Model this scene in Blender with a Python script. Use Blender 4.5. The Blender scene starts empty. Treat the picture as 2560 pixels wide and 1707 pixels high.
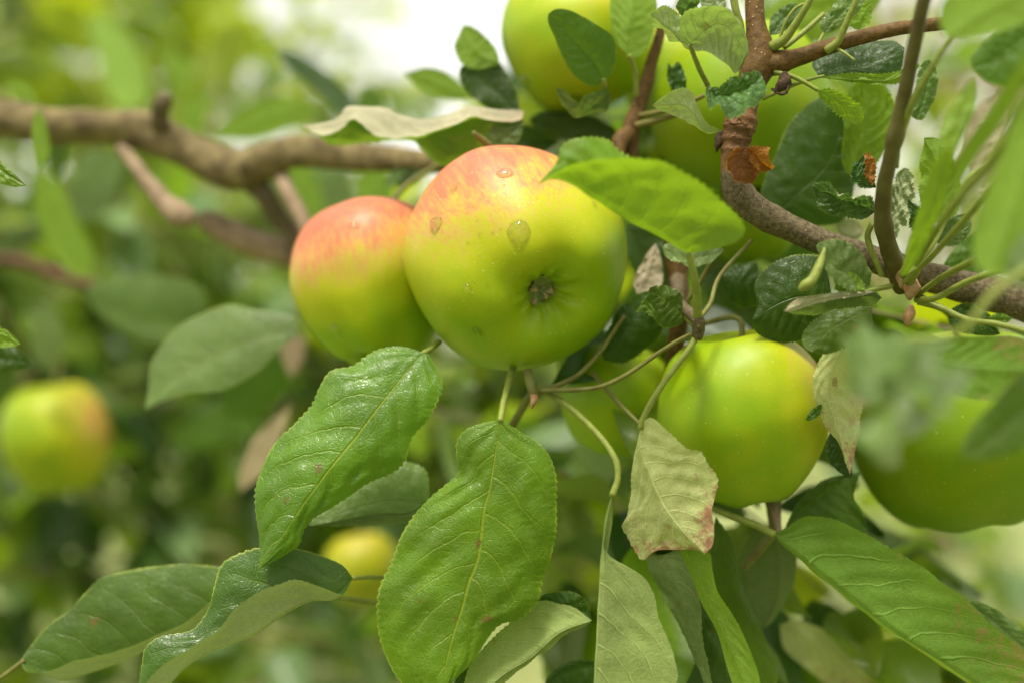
import bpy, math, random
import numpy as np
from mathutils import Vector, Matrix, noise as mnoise
from mathutils.bvhtree import BVHTree

random.seed(7); rng = np.random.default_rng(7)
sc = bpy.context.scene
C = sc.collection
rad = math.radians

# ------------------------------------------------------------------ camera
FOCUS, LENS, SENS = 0.50, 50.0, 36.0
cam_d = bpy.data.cameras.new('camera'); cam = bpy.data.objects.new('camera', cam_d); C.objects.link(cam)
cam.location = (0, 0, 1.5); cam.rotation_euler = (rad(93), 0, 0)
cam_d.lens = LENS; cam_d.sensor_width = SENS; cam_d.clip_start = 0.02; cam_d.clip_end = 400
cam_d.dof.use_dof = True; cam_d.dof.focus_distance = FOCUS - 0.007; cam_d.dof.aperture_fstop = 2.8
cam_d.dof.aperture_blades = 9
sc.camera = cam
CM = Matrix.Translation(cam.location) @ cam.rotation_euler.to_matrix().to_4x4()
CMn = np.array(CM)

# ------------------------------------------------------------------ daylight
SUN_EL, SUN_AZ = 66, 200          # azimuth: direction the light comes from, degrees clockwise from +Y
w = bpy.data.worlds.new('World'); sc.world = w; w.use_nodes = True
nt = w.node_tree; nt.nodes.clear()
sky = nt.nodes.new('ShaderNodeTexSky'); sky.sky_type = 'NISHITA'; sky.sun_disc = False
sky.sun_elevation = rad(SUN_EL); sky.sun_rotation = rad(SUN_AZ); sky.air_density = 1.0; sky.dust_density = 2.0
hs = nt.nodes.new('ShaderNodeHueSaturation'); hs.inputs['Saturation'].default_value = 0.18
warm = nt.nodes.new('ShaderNodeMix'); warm.data_type = 'RGBA'; warm.blend_type = 'MULTIPLY'
warm.inputs[0].default_value = 1.0; warm.inputs[7].default_value = (1.0, 0.955, 0.84, 1)
bg = nt.nodes.new('ShaderNodeBackground'); bg.inputs[1].default_value = 0.11
wo = nt.nodes.new('ShaderNodeOutputWorld')
nt.links.new(sky.outputs[0], hs.inputs['Color']); nt.links.new(hs.outputs[0], warm.inputs[6])
nt.links.new(warm.outputs[2], bg.inputs[0]); nt.links.new(bg.outputs[0], wo.inputs[0])
sd = bpy.data.lights.new('sun', 'SUN'); sd.energy = 1.5; sd.angle = rad(13); sd.color = (1.0, 0.95, 0.85)
sun = bpy.data.objects.new('sun', sd); C.objects.link(sun)
sdir = Vector((math.sin(rad(SUN_AZ)) * math.cos(rad(SUN_EL)), math.cos(rad(SUN_AZ)) * math.cos(rad(SUN_EL)), math.sin(rad(SUN_EL))))
sun.rotation_euler = sdir.to_track_quat('Z', 'Y').to_euler(); sun.location = (0, 0, 6)
sc.view_settings.view_transform = 'Standard'; sc.view_settings.look = 'None'
sc.view_settings.exposure = 1.6; sc.view_settings.gamma = 1.0; sc.view_settings.use_curve_mapping = False
sc.cycles.use_denoising = True
sc.cycles.max_bounces = 10; sc.cycles.transparent_max_bounces = 8
sc.cycles.transmission_bounces = 8; sc.cycles.diffuse_bounces = 5

# ------------------------------------------------------------------ helpers
def P(x, y, d=0.0):
    """photo position (2560 x 1707) at d centimetres behind the focus plane -> world point"""
    D = FOCUS + d / 100.0; k = SENS / LENS / 2560.0 * D
    return CM @ Vector(((x - 1280) * k, (853.5 - y) * k, -D))
def PX(d): return SENS / LENS / 2560.0 * (FOCUS + d / 100.0)      # metres per photo pixel there
CAMPOS = np.array(cam.location)

def link(o, parent=None):
    C.objects.link(o)
    if parent is not None: o.parent = parent
    return o
def tag(o, label=None, cat=None, group=None, kind=None):
    if label: o['label'] = label
    if cat: o['category'] = cat
    if group: o['group'] = group
    if kind: o['kind'] = kind
    return o
def empty(name, loc, label, cat, group=None):
    o = bpy.data.objects.new(name, None); o.empty_display_size = 0.01; o.location = loc; C.objects.link(o)
    o['_loc'] = list(loc)
    return tag(o, label, cat, group)
def wloc(o):
    p = Vector((0, 0, 0))
    while o is not None: p += o.location; o = o.parent
    return p
def mesh_obj(name, V, F, mat, parent=None, origin=None, uv=None, mats=None, smooth=True, fmat=None):
    V = np.asarray(V, float); org = np.array(origin if origin is not None else V[0], float)
    me = bpy.data.meshes.new(name)
    me.from_pydata((V - org).tolist(), [], F if isinstance(F, list) else F.tolist())
    if uv is not None:
        lay = me.uv_layers.new(name='UVMap'); li = np.zeros(len(me.loops), np.int32); me.loops.foreach_get('vertex_index', li)
        lay.data.foreach_set('uv', np.asarray(uv, np.float32)[li].ravel())
    for m in (mats or [mat]): me.materials.append(m)
    if smooth: me.polygons.foreach_set('use_smooth', [True] * len(me.polygons))
    if fmat is not None: me.polygons.foreach_set('material_index', fmat)
    me.update()
    o = bpy.data.objects.new(name, me)
    base = wloc(parent) if parent is not None else Vector((0, 0, 0))
    o.location = Vector(org) - base
    return link(o, parent)

def resample(pts, n, dense=14):
    P_ = np.asarray(pts, float)
    if len(P_) == 2:
        t = np.linspace(0, 1, n)[:, None]; return P_[0] * (1 - t) + P_[1] * t
    Q = np.vstack([2 * P_[0] - P_[1], P_, 2 * P_[-1] - P_[-2]]); out = []
    tt = np.linspace(0, 1, dense, endpoint=False)[:, None]
    for i in range(1, len(Q) - 2):
        a, b, c, d = Q[i - 1], Q[i], Q[i + 1], Q[i + 2]
        out.append(0.5 * ((2 * b) + (-a + c) * tt + (2 * a - 5 * b + 4 * c - d) * tt ** 2 + (-a + 3 * b - 3 * c + d) * tt ** 3))
    out.append(P_[-1:]); D = np.vstack(out)
    s = np.concatenate([[0], np.cumsum(np.linalg.norm(np.diff(D[:, :3], axis=0), axis=1))]); u = np.linspace(0, s[-1], n)
    return np.stack([np.interp(u, s, D[:, k]) for k in range(D.shape[1])], 1)
def n1(x, seed=0.0):
    x = np.atleast_1d(x); return np.array([mnoise.noise(Vector((float(a), seed, 0.37))) for a in x])
def unit(a): return a / np.maximum(np.linalg.norm(a, axis=-1, keepdims=True), 1e-9)

# ------------------------------------------------------------------ node shorthand
class N:
    def __init__(s, name):
        s.m = bpy.data.materials.new(name); s.m.use_nodes = True; s.t = s.m.node_tree; s.t.nodes.clear()
        s.out = s.t.nodes.new('ShaderNodeOutputMaterial')
    def n(s, typ, **kw):
        x = s.t.nodes.new('ShaderNode' + typ)
        for k, v in kw.items(): setattr(x, k, v)
        return x
    def set(s, sock, v):
        if isinstance(v, bpy.types.NodeSocket): s.t.links.new(v, sock)
        elif v is not None:
            if isinstance(v, (tuple, list)) and len(v) == 3 and sock.type == 'RGBA': v = (*v, 1)
            sock.default_value = v
    def math(s, op, a, b=None, c=None, clamp=False):
        x = s.n('Math', operation=op, use_clamp=clamp); s.set(x.inputs[0], a)
        if b is not None: s.set(x.inputs[1], b)
        if c is not None: s.set(x.inputs[2], c)
        return x.outputs[0]
    def mix(s, f, a, b, blend='MIX'):
        x = s.n('Mix', data_type='RGBA', blend_type=blend); s.set(x.inputs[0], f); s.set(x.inputs[6], a); s.set(x.inputs[7], b); return x.outputs[2]
    def ramp(s, f, stops, interp='LINEAR'):
        x = s.n('ValToRGB'); r = x.color_ramp; r.interpolation = interp
        while len(r.elements) < len(stops): r.elements.new(0.5)
        for e, (p, c) in zip(r.elements, stops):
            e.position = p; e.color = (c, c, c, 1) if isinstance(c, (int, float)) else (*c, 1)
        s.set(x.inputs[0], f); return x.outputs[0]
    def smooth(s, v, a, b):
        x = s.n('MapRange', interpolation_type='SMOOTHSTEP'); s.set(x.inputs[0], v); x.inputs[1].default_value = a; x.inputs[2].default_value = b
        return x.outputs[0]
    def noise(s, vec, scale, detail=3, rough=0.5, dist=0.0):
        x = s.n('TexNoise'); s.set(x.inputs['Vector'], vec); x.inputs['Scale'].default_value = scale
        x.inputs['Detail'].default_value = detail; x.inputs['Roughness'].default_value = rough; x.inputs['Distortion'].default_value = dist
        return x.outputs[0]
    def voro(s, vec, scale, feature='F1', rnd=1.0):
        x = s.n('TexVoronoi', feature=feature); s.set(x.inputs['Vector'], vec); x.inputs['Scale'].default_value = scale
        x.inputs['Randomness'].default_value = rnd
        return x.outputs[0]
    def bump(s, h, strength, dist, normal=None):
        x = s.n('Bump'); x.inputs['Strength'].default_value = strength; x.inputs['Distance'].default_value = dist; s.set(x.inputs['Height'], h)
        if normal is not None: s.set(x.inputs['Normal'], normal)
        return x.outputs[0]
    def pbsdf(s, col, rough, **kw):
        x = s.n('BsdfPrincipled'); s.set(x.inputs['Base Color'], col); s.set(x.inputs['Roughness'], rough)
        for k, v in kw.items(): s.set(x.inputs[k.replace('_', ' ')], v)
        return x
    def done(s, sh): s.t.links.new(sh, s.out.inputs[0]); return s.m

def leaf_mat(name, top, under, trans, tmix=0.42, rough=0.36, spots=0.25, rust=0.0, vein=0.5, fine=True, nv=8.0, edge=(0.36, 0.42, 0.06), bump=1.0, spec=0.42):
    m = N(name)
    tc = m.n('TexCoord'); oi = m.n('ObjectInfo'); geo = m.n('NewGeometry')
    sep = m.n('SeparateXYZ'); m.set(sep.inputs[0], tc.outputs['UV']); u, s = sep.outputs[0], sep.outputs[1]
    offs = m.n('VectorMath', operation='ADD'); m.set(offs.inputs[0], tc.outputs['Object']); m.set(offs.inputs[1], oi.outputs['Random'])
    ob = offs.outputs[0]
    sv = m.math('MULTIPLY_ADD', u, 2.0, -1.0); a = m.math('ABSOLUTE', sv)
    big = m.noise(ob, 55, 3)
    bigc = m.smooth(big, 0.32, 0.68)
    dark = tuple(c * 0.68 for c in top); t1 = m.mix(bigc, top, dark)
    hu = m.n('HueSaturation'); m.set(hu.inputs['Color'], t1)
    m.set(hu.inputs['Hue'], m.math('MULTIPLY_ADD', oi.outputs['Random'], 0.03, 0.480))
    m.set(hu.inputs['Value'], m.math('MULTIPLY_ADD', m.math('FRACT', m.math('MULTIPLY', oi.outputs['Random'], 7.31)), 0.5, 0.76)); t1 = hu.outputs[0]
    u1 = m.mix(bigc, under, tuple(c * 0.8 for c in under))
    nrm = None
    if fine:
        mid = m.math('SUBTRACT', 1.0, m.smooth(a, 0.006, 0.024))
        side = m.math('MULTIPLY', m.math('GREATER_THAN', sv, 0.0), 0.43)
        wob = m.math('MULTIPLY', m.math('SUBTRACT', m.noise(ob, 60, 3), 0.5), 0.8)
        ph = m.math('ADD', m.math('ADD', m.math('MULTIPLY', s, nv), side), wob)
        ph = m.math('SUBTRACT', ph, m.math('MULTIPLY', m.math('POWER', a, 1.25), 2.1))
        fr = m.math('FRACT', ph); dist = m.math('MINIMUM', fr, m.math('SUBTRACT', 1.0, fr))
        lat = m.math('SUBTRACT', 1.0, m.smooth(dist, 0.012, 0.055))
        lat = m.math('MULTIPLY', lat, m.math('SUBTRACT', 1.0, m.smooth(a, 0.55, 0.95)))
        net = m.voro(ob, 330, 'DISTANCE_TO_EDGE'); netm = m.math('SUBTRACT', 1.0, m.smooth(net, 0.0, 0.10))
        net2 = m.voro(ob, 1100, 'DISTANCE_TO_EDGE'); net2m = m.math('SUBTRACT', 1.0, m.smooth(net2, 0.0, 0.12))
        vm = m.math('MAXIMUM', mid, m.math('MULTIPLY', lat, m.math('MULTIPLY_ADD', geo.outputs['Backfacing'], 0.4, 0.38)))
        vcol_top = (min(1, top[0] * 2.6 + .05), min(1, top[1] * 1.55 + .04), top[2] * 1.6 + .01)
        vcol_un = tuple(min(1, c * 1.35 + 0.03) for c in under)
        t1 = m.mix(m.math('MULTIPLY', vm, vein), t1, vcol_top); u1 = m.mix(m.math('MULTIPLY', vm, min(1, vein * 1.2)), u1, vcol_un)
        t1 = m.mix(m.math('MULTIPLY', netm, 0.07), t1, vcol_top); u1 = m.mix(m.math('MULTIPLY', netm, 0.16), u1, vcol_un)
        u1 = m.mix(m.math('MULTIPLY', m.smooth(m.noise(ob, 1500, 2), 0.4, 0.7), 0.22), u1, tuple(min(1, c * 1.5 + .05) for c in under))
        hgt = m.math('ADD', m.math('MULTIPLY', netm, -0.14), m.math('MULTIPLY', vm, -0.9))
        hgt = m.math('ADD', hgt, m.math('MULTIPLY', net2m, -0.10)); hgt = m.math('ADD', hgt, m.math('MULTIPLY', m.noise(ob, 260, 3), 0.9))
        nrm = m.bump(hgt, 0.6 * bump, 0.0007)
        em = m.math('MULTIPLY', m.smooth(a, 0.955, 0.995), m.math('MULTIPLY', m.smooth(m.noise(ob, 120, 2), 0.3, 0.6), 0.6))
        t1 = m.mix(em, t1, edge)
    if spots:
        vv = m.voro(ob, 62); nn = m.noise(ob, 420, 4, .7)
        sp = m.math('SUBTRACT', 1.0, m.smooth(m.math('ADD', vv, m.math('MULTIPLY', nn, 0.40)), 0.27, 0.33))
        sp = m.math('MULTIPLY', sp, m.math('GREATER_THAN', m.noise(ob, 38, 2), 0.62 - spots * 0.35))
        t1 = m.mix(m.math('MULTIPLY', sp, 0.85), t1, (0.15, 0.065, 0.018)); u1 = m.mix(m.math('MULTIPLY', sp, 0.7), u1, (0.22, 0.09, 0.04))
    if rust:
        rn = m.math('ADD', m.math('MULTIPLY_ADD', m.noise(ob, 230, 7, 0.85), 1.7, -0.35), m.math('MULTIPLY', m.math('SUBTRACT', s, 0.70), 0.60))
        rn = m.math('ADD', rn, m.math('MULTIPLY', m.math('SUBTRACT', a, 0.5), 0.22))
        rm = m.math('MULTIPLY', m.smooth(rn, 0.49, 0.74), rust)
        t1 = m.mix(rm, t1, (0.36, 0.14, 0.10)); u1 = m.mix(rm, u1, (0.44, 0.18, 0.13))
    col = m.mix(geo.outputs['Backfacing'], t1, u1)
    rg = m.math('MULTIPLY_ADD', geo.outputs['Backfacing'], 0.72 - rough, rough)
    rg = m.math('ADD', rg, m.math('MULTIPLY', m.math('SUBTRACT', m.noise(ob, 120, 3), 0.5), 0.25))
    p = m.pbsdf(col, rg, Specular_IOR_Level=spec)
    tl = m.n('BsdfTranslucent'); m.set(tl.inputs[0], m.mix(0.35, trans, m.mix(1.0, trans, m.mix(0.5, col, (1, 1, 1)), 'MULTIPLY')))
    if nrm is not None: m.set(p.inputs['Normal'], nrm); m.set(tl.inputs['Normal'], nrm)
    mx = m.n('MixShader'); m.set(mx.inputs[0], tmix); m.t.links.new(p.outputs[0], mx.inputs[1]); m.t.links.new(tl.outputs[0], mx.inputs[2])
    return m.done(mx.outputs[0])

def plain_mat(name, c1, c2, scale, rough=0.7, bump=0.4, bdist=0.001, lent=0.0, sss=0.0, ring=False):
    m = N(name); tc = m.n('TexCoord'); ob = tc.outputs['Object']
    n_ = m.noise(ob, scale, 5, 0.65); col = m.mix(m.smooth(n_, 0.3, 0.7), c1, c2)
    h = n_
    if lent:
        v = m.voro(ob, lent); d = m.math('SUBTRACT', 1.0, m.smooth(v, 0.10, 0.18)); d = m.math('MULTIPLY', d, m.math('GREATER_THAN', m.noise(ob, lent * .4, 1), 0.5))
        col = m.mix(d, col, (0.46, 0.34, 0.17)); h = m.math('ADD', h, d)
    if ring:
        sep = m.n('SeparateXYZ'); m.set(sep.inputs[0], tc.outputs['UV'])
        wv = m.noise(None, 1, 2)
        r_ = m.math('SINE', m.math('ADD', m.math('MULTIPLY', sep.outputs[1], 260.0), m.math('MULTIPLY', m.noise(ob, 150, 2), 9.0)))
        r_ = m.smooth(r_, 0.2, 0.9); col = m.mix(m.math('MULTIPLY', r_, 0.55), col, tuple(c * 0.3 for c in c1)); h = m.math('SUBTRACT', h, m.math('MULTIPLY', r_, 0.8))
    p = m.pbsdf(col, rough, Specular_IOR_Level=0.22, Normal=m.bump(h, bump, bdist))
    if sss: m.set(p.inputs['Subsurface Weight'], sss); m.set(p.inputs['Subsurface Radius'], (0.004, 0.004, 0.001)); p.inputs['Subsurface Scale'].default_value = 0.5
    return m.done(p.outputs[0])

def apple_mat(name, bdir, amount, green=(0.215, 0.35, 0.002), yellow=(0.43, 0.44, 0.006), red=(0.48, 0.12, 0.075), spread=1.0):
    """bdir: local direction of the blushed cheek; amount moves the edge of the blush"""
    m = N(name); tc = m.n('TexCoord'); ob = tc.outputs['Object']
    nv = m.n('VectorMath', operation='NORMALIZE'); m.set(nv.inputs[0], ob)
    dt = m.n('VectorMath', operation='DOT_PRODUCT'); m.set(dt.inputs[0], nv.outputs[0]); dt.inputs[1].default_value = Vector(bdir).normalized()
    sep = m.n('SeparateXYZ'); m.set(sep.inputs[0], nv.outputs[0])
    ang = m.math('ARCTAN2', sep.outputs[1], sep.outputs[0])
    cmb = m.n('CombineXYZ'); m.set(cmb.inputs[0], m.math('MULTIPLY', sep.outputs[0], 1.0)); m.set(cmb.inputs[1], m.math('MULTIPLY', sep.outputs[1], 1.0)); m.set(cmb.inputs[2], m.math('MULTIPLY', sep.outputs[2], 0.16))
    streak = m.noise(cmb.outputs[0], 17, 4, 0.65); streak2 = m.noise(cmb.outputs[0], 46, 3, 0.6)
    blot = m.noise(nv.outputs[0], 3.2, 3, 0.5)
    k = m.math('ADD', dt.outputs['Value'], m.math('MULTIPLY', m.math('SUBTRACT', blot, 0.5), 0.55))
    k = m.math('ADD', k, amount)
    kr = m.math('ADD', k, m.math('MULTIPLY', m.math('SUBTRACT', streak, 0.5), 0.9))
    kr2 = m.math('ADD', k, m.math('MULTIPLY', m.math('SUBTRACT', streak2, 0.5), 1.5))
    g = m.mix(m.smooth(m.noise(nv.outputs[0], 2.0, 3), 0.35, 0.7), green, (green[0] * 1.3, green[1] * 1.06, green[2]))
    col = m.mix(m.smooth(k, -0.1, 0.75 * spread), g, yellow)
    orange = (0.54, 0.29, 0.12)
    col = m.mix(m.math('MULTIPLY', m.smooth(kr, 0.45, 1.15), 0.8), col, orange)
    col = m.mix(m.math('MULTIPLY', m.smooth(kr2, 0.62, 1.15), 0.42), col, (0.62, 0.16, 0.06))
    col = m.mix(m.math('MULTIPLY', m.smooth(kr, 0.82, 1.30), 0.85), col, red)
    sp = m.voro(nv.outputs[0], 11); spm = m.math('SUBTRACT', 1.0, m.smooth(sp, 0.05, 0.10)); sp3 = m.voro(nv.outputs[0], 23); spm = m.math('MAXIMUM', spm, m.math('MULTIPLY', m.math('SUBTRACT', 1.0, m.smooth(sp3, 0.06, 0.13)), 0.6))
    col = m.mix(m.math('MULTIPLY', spm, 0.42), col, (0.72, 0.70, 0.36))
    sc2 = m.voro(nv.outputs[0], 5.5); scm = m.math('SUBTRACT', 1.0, m.smooth(m.math('ADD', sc2, m.math('MULTIPLY', m.noise(nv.outputs[0], 60, 2), .05)), 0.045, 0.07))
    scm = m.math('MULTIPLY', scm, m.math('GREATER_THAN', m.noise(nv.outputs[0], 2.4, 1), 0.52))
    col = m.mix(m.math('MULTIPLY', scm, 0.8), col, (0.13, 0.06, 0.015))
    # grey fuzz and dark ring in the calyx basin (+z end)
    rr = m.math('SQRT', m.math('ADD', m.math('MULTIPLY', sep.outputs[0], sep.outputs[0]), m.math('MULTIPLY', sep.outputs[1], sep.outputs[1])))
    zp = m.math('GREATER_THAN', sep.outputs[2], 0.0)
    cal = m.math('MULTIPLY', m.math('SUBTRACT', 1.0, m.smooth(m.math('ADD', rr, m.math('MULTIPLY', m.noise(nv.outputs[0], 30, 3), 0.06)), 0.15, 0.25)), zp)
    col = m.mix(m.math('MULTIPLY', cal, 0.8), col, (0.24, 0.29, 0.13))
    rus = m.math('MULTIPLY', m.math('MULTIPLY', m.math('SUBTRACT', 1.0, m.smooth(rr, 0.2, 0.42)), zp), m.smooth(m.noise(nv.outputs[0], 26, 4, .7), 0.55, 0.72))
    col = m.mix(m.math('MULTIPLY', rus, 0.7), col, (0.18, 0.10, 0.02))
    h = m.math('ADD', m.math('MULTIPLY', m.noise(nv.outputs[0], 90, 3), 0.35), m.math('MULTIPLY', spm, 0.25))
    rg = m.math('MULTIPLY_ADD', m.noise(nv.outputs[0], 9, 4), 0.25, 0.33)
    p = m.pbsdf(col, rg, Specular_IOR_Level=0.32, Normal=m.bump(h, 0.22, 0.0006))
    m.set(p.inputs['Subsurface Weight'], 0.15); m.set(p.inputs['Subsurface Radius'], (1.0, 0.85, 0.18)); p.inputs['Subsurface Scale'].default_value = 0.006
    return m.done(p.outputs[0])

def water_mat():
    m = N('water'); g = m.n('BsdfGlass'); g.inputs['IOR'].default_value = 1.33; g.inputs['Roughness'].default_value = 0.0
    g.inputs['Color'].default_value = (1, 1, 1, 1)
    t = m.n('BsdfTransparent'); mx = m.n('MixShader'); mx.inputs[0].default_value = 0.15
    m.t.links.new(g.outputs[0], mx.inputs[1]); m.t.links.new(t.outputs[0], mx.inputs[2])
    return m.done(mx.outputs[0])

LIME_T = (0.34, 0.50, 0.02); GREEN_T = (0.20, 0.40, 0.02)
M = dict(
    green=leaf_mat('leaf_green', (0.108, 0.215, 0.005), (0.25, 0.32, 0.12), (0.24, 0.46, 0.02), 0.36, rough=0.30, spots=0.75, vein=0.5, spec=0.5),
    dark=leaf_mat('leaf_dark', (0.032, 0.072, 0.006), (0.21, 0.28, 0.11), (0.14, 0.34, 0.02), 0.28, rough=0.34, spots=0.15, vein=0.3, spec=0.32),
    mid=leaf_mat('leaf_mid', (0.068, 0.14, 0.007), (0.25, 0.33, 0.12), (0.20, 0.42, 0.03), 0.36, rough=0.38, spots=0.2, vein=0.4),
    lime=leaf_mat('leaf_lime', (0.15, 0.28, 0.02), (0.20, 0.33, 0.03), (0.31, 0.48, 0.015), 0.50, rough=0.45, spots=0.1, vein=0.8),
    silver=leaf_mat('leaf_silvery', (0.42, 0.50, 0.34), (0.46, 0.5, 0.34), (0.3, 0.5, 0.15), 0.30, rough=0.3, spots=0, vein=0.2, spec=0.6),
    puck=leaf_mat('leaf_puckered', (0.27, 0.38, 0.12), (0.40, 0.47, 0.21), (0.34, 0.52, 0.08), 0.35, rough=0.5, spots=0.1, vein=0.2, bump=1.3),
    glauc=leaf_mat('leaf_glaucous', (0.12, 0.20, 0.045), (0.33, 0.38, 0.20), (0.22, 0.42, 0.06), 0.30, rough=0.36, spots=0.1, vein=0.35, bump=1.4),
    crinkle=leaf_mat('leaf_crinkled', (0.075, 0.165, 0.035), (0.38, 0.42, 0.22), (0.22, 0.42, 0.06), 0.30, rough=0.33, spots=0.1, vein=0.5, bump=2.0),
    pale=leaf_mat('leaf_pale_underside', (0.10, 0.20, 0.04), (0.56, 0.60, 0.24), (0.45, 0.53, 0.10), 0.30, rough=0.4, spots=0.3, rust=1.0, vein=0.75),
    under=leaf_mat('leaf_underside', (0.07, 0.17, 0.03), (0.28, 0.35, 0.10), (0.30, 0.44, 0.05), 0.36, rough=0.4, spots=0.1, vein=0.75),
    olive=leaf_mat('leaf_olive', (0.06, 0.12, 0.03), (0.15, 0.21, 0.055), (0.20, 0.30, 0.04), 0.34, rough=0.5, spots=0.1, vein=0.6),
    rusty=leaf_mat('leaf_rusty_edge', (0.07, 0.17, 0.03), (0.16, 0.29, 0.03), (0.32, 0.50, 0.03), 0.45, rough=0.45, spots=0.1, rust=0.8, vein=0.75),
    fold=leaf_mat('leaf_folded', (0.042, 0.10, 0.005), (0.34, 0.39, 0.19), (0.16, 0.26, 0.04), 0.15, rough=0.32, spots=0.2, vein=0.35, spec=0.34),
    cream=leaf_mat('leaf_felted', (0.09, 0.22, 0.02), (0.47, 0.44, 0.28), (0.30, 0.50, 0.03), 0.34, rough=0.4, spots=0.1, rust=0.35, vein=0.5, edge=(0.35, 0.4, 0.05)),
    dry=leaf_mat('leaf_dry', (0.50, 0.20, 0.02), (0.22, 0.095, 0.035), (0.55, 0.22, 0.02), 0.40, rough=0.6, spots=0.3, vein=0.6, edge=(0.5, 0.3, 0.08), bump=2.0),
    beige=leaf_mat('leaf_withered', (0.42, 0.33, 0.20), (0.50, 0.42, 0.28), (0.5, 0.4, 0.2), 0.3, rough=0.6, spots=0.2, vein=0.4),
)
B = dict(
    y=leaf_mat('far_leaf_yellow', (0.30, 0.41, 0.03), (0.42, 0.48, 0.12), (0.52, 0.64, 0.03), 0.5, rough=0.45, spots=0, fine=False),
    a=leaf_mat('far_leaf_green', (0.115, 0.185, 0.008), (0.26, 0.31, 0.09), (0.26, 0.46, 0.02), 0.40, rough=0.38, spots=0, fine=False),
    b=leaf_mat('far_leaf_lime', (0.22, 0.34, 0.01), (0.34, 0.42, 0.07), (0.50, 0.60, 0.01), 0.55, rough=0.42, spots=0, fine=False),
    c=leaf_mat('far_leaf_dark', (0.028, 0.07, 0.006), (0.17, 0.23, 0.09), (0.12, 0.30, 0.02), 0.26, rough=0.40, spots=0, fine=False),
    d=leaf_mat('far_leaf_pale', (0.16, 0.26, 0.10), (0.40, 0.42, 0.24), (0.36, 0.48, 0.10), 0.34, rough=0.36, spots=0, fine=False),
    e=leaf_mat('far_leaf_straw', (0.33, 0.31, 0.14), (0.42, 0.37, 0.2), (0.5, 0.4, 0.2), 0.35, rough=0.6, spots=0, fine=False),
)
BARK = plain_mat('bark_grey_brown', (0.19, 0.15, 0.085), (0.07, 0.052, 0.026), 650, 0.8, 1.0, 0.0009, lent=420)
TWIG = plain_mat('bark_red_brown', (0.15, 0.083, 0.020), (0.070, 0.038, 0.010), 520, 0.6, 0.9, 0.0006, lent=440)
RINGS = plain_mat('bark_ringed', (0.24, 0.12, 0.05), (0.12, 0.06, 0.025), 260, 0.6, 0.9, 0.001, ring=True)
LICHEN = plain_mat('bark_olive', (0.24, 0.19, 0.085), (0.085, 0.062, 0.03), 110, 0.9, 1.0, 0.002)
BEIGE = plain_mat('bark_beige', (0.32, 0.235, 0.15), (0.17, 0.12, 0.075), 90, 0.85, 0.6, 0.002)
PET = plain_mat('petiole_green', (0.22, 0.27, 0.045), (0.17, 0.19, 0.04), 400, 0.5, 0.3, 0.0003, sss=0.2)
SHOOTM = plain_mat('shoot_olive', (0.13, 0.12, 0.035), (0.07, 0.05, 0.018), 60, 0.55, 0.3, 0.0005)
PETB = plain_mat('petiole_brownish', (0.17, 0.18, 0.045), (0.13, 0.11, 0.03), 200, 0.55, 0.3, 0.0003)
DEADM = plain_mat('dead_bud', (0.035, 0.022, 0.014), (0.10, 0.06, 0.035), 900, 0.9, 1.0, 0.001)
CALYX = plain_mat('calyx_dry', (0.22, 0.15, 0.07), (0.42, 0.35, 0.20), 900, 0.85, 0.8, 0.0005)
BUD = plain_mat('bud_scale', (0.30, 0.13, 0.05), (0.36, 0.26, 0.14), 500, 0.6, 0.6, 0.0005)
WATER = water_mat()

# ------------------------------------------------------------------ builders
def tube_geo(pts, nr=10, rough=0.04, knots=(), seed=0.0, step=None, tipcap=True):
    """pts: (x, y, d, radius in photo px)"""
    W = []
    for (x, y, d, r) in pts:
        p = P(x, y, d); W.append((p.x, p.y, p.z, r * PX(d)))
    W = np.array(W); L = np.sum(np.linalg.norm(np.diff(W[:, :3], axis=0), axis=1)); rm = W[:, 3].mean()
    n = int(min(160, max(8, L / (step or max(0.6 * rm, 0.0008)))))
    R = resample(W, n); c = R[:, :3]; r = np.maximum(R[:, 3], 1e-5)
    T = unit(np.gradient(c, axis=0)); up = np.array([0.31, -0.9, 0.2]); X = unit(np.cross(T, up)); Y = np.cross(T, X)
    a = np.linspace(0, 2 * math.pi, nr, endpoint=False)
    s = np.linspace(0, L, n)
    V = []
    for i in range(n):
        k = 1.0
        for (pos, amp, wid) in knots: k += amp * math.exp(-((i / (n - 1) - pos) / wid) ** 2)
        for b in a:
            q = mnoise.noise(Vector((math.cos(b) * 1.3 + seed, math.sin(b) * 1.3, s[i] / (rm * 3.0)))) * rough * 2 + mnoise.noise(Vector((math.cos(b) * 3 + seed, math.sin(b) * 3, s[i] / rm * 1.4))) * rough
            V.append(c[i] + r[i] * (k + q) * (math.cos(b) * X[i] + math.sin(b) * Y[i]))
    F = []; uv = [(j / nr, s[i]) for i in range(n) for j in range(nr)]
    for i in range(n - 1):
        for j in range(nr): F.append((i * nr + j, i * nr + (j + 1) % nr, (i + 1) * nr + (j + 1) % nr, (i + 1) * nr + j))
    V.append(c[0] - T[0] * r[0] * .3); V.append(c[-1] + T[-1] * r[-1] * .6); uv += [(0, 0), (0, L)]
    for j in range(nr): F.append((len(V) - 2, (j + 1) % nr, j)); F.append((len(V) - 1, (n - 1) * nr + j, (n - 1) * nr + (j + 1) % nr))
    return np.array(V), F, np.array(uv)
def tube(name, pts, mat, parent=None, **kw):
    V, F, uv = tube_geo(pts, **kw)
    return mesh_obj(name, V, F, mat, parent, origin=V[-2], uv=uv)

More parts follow.
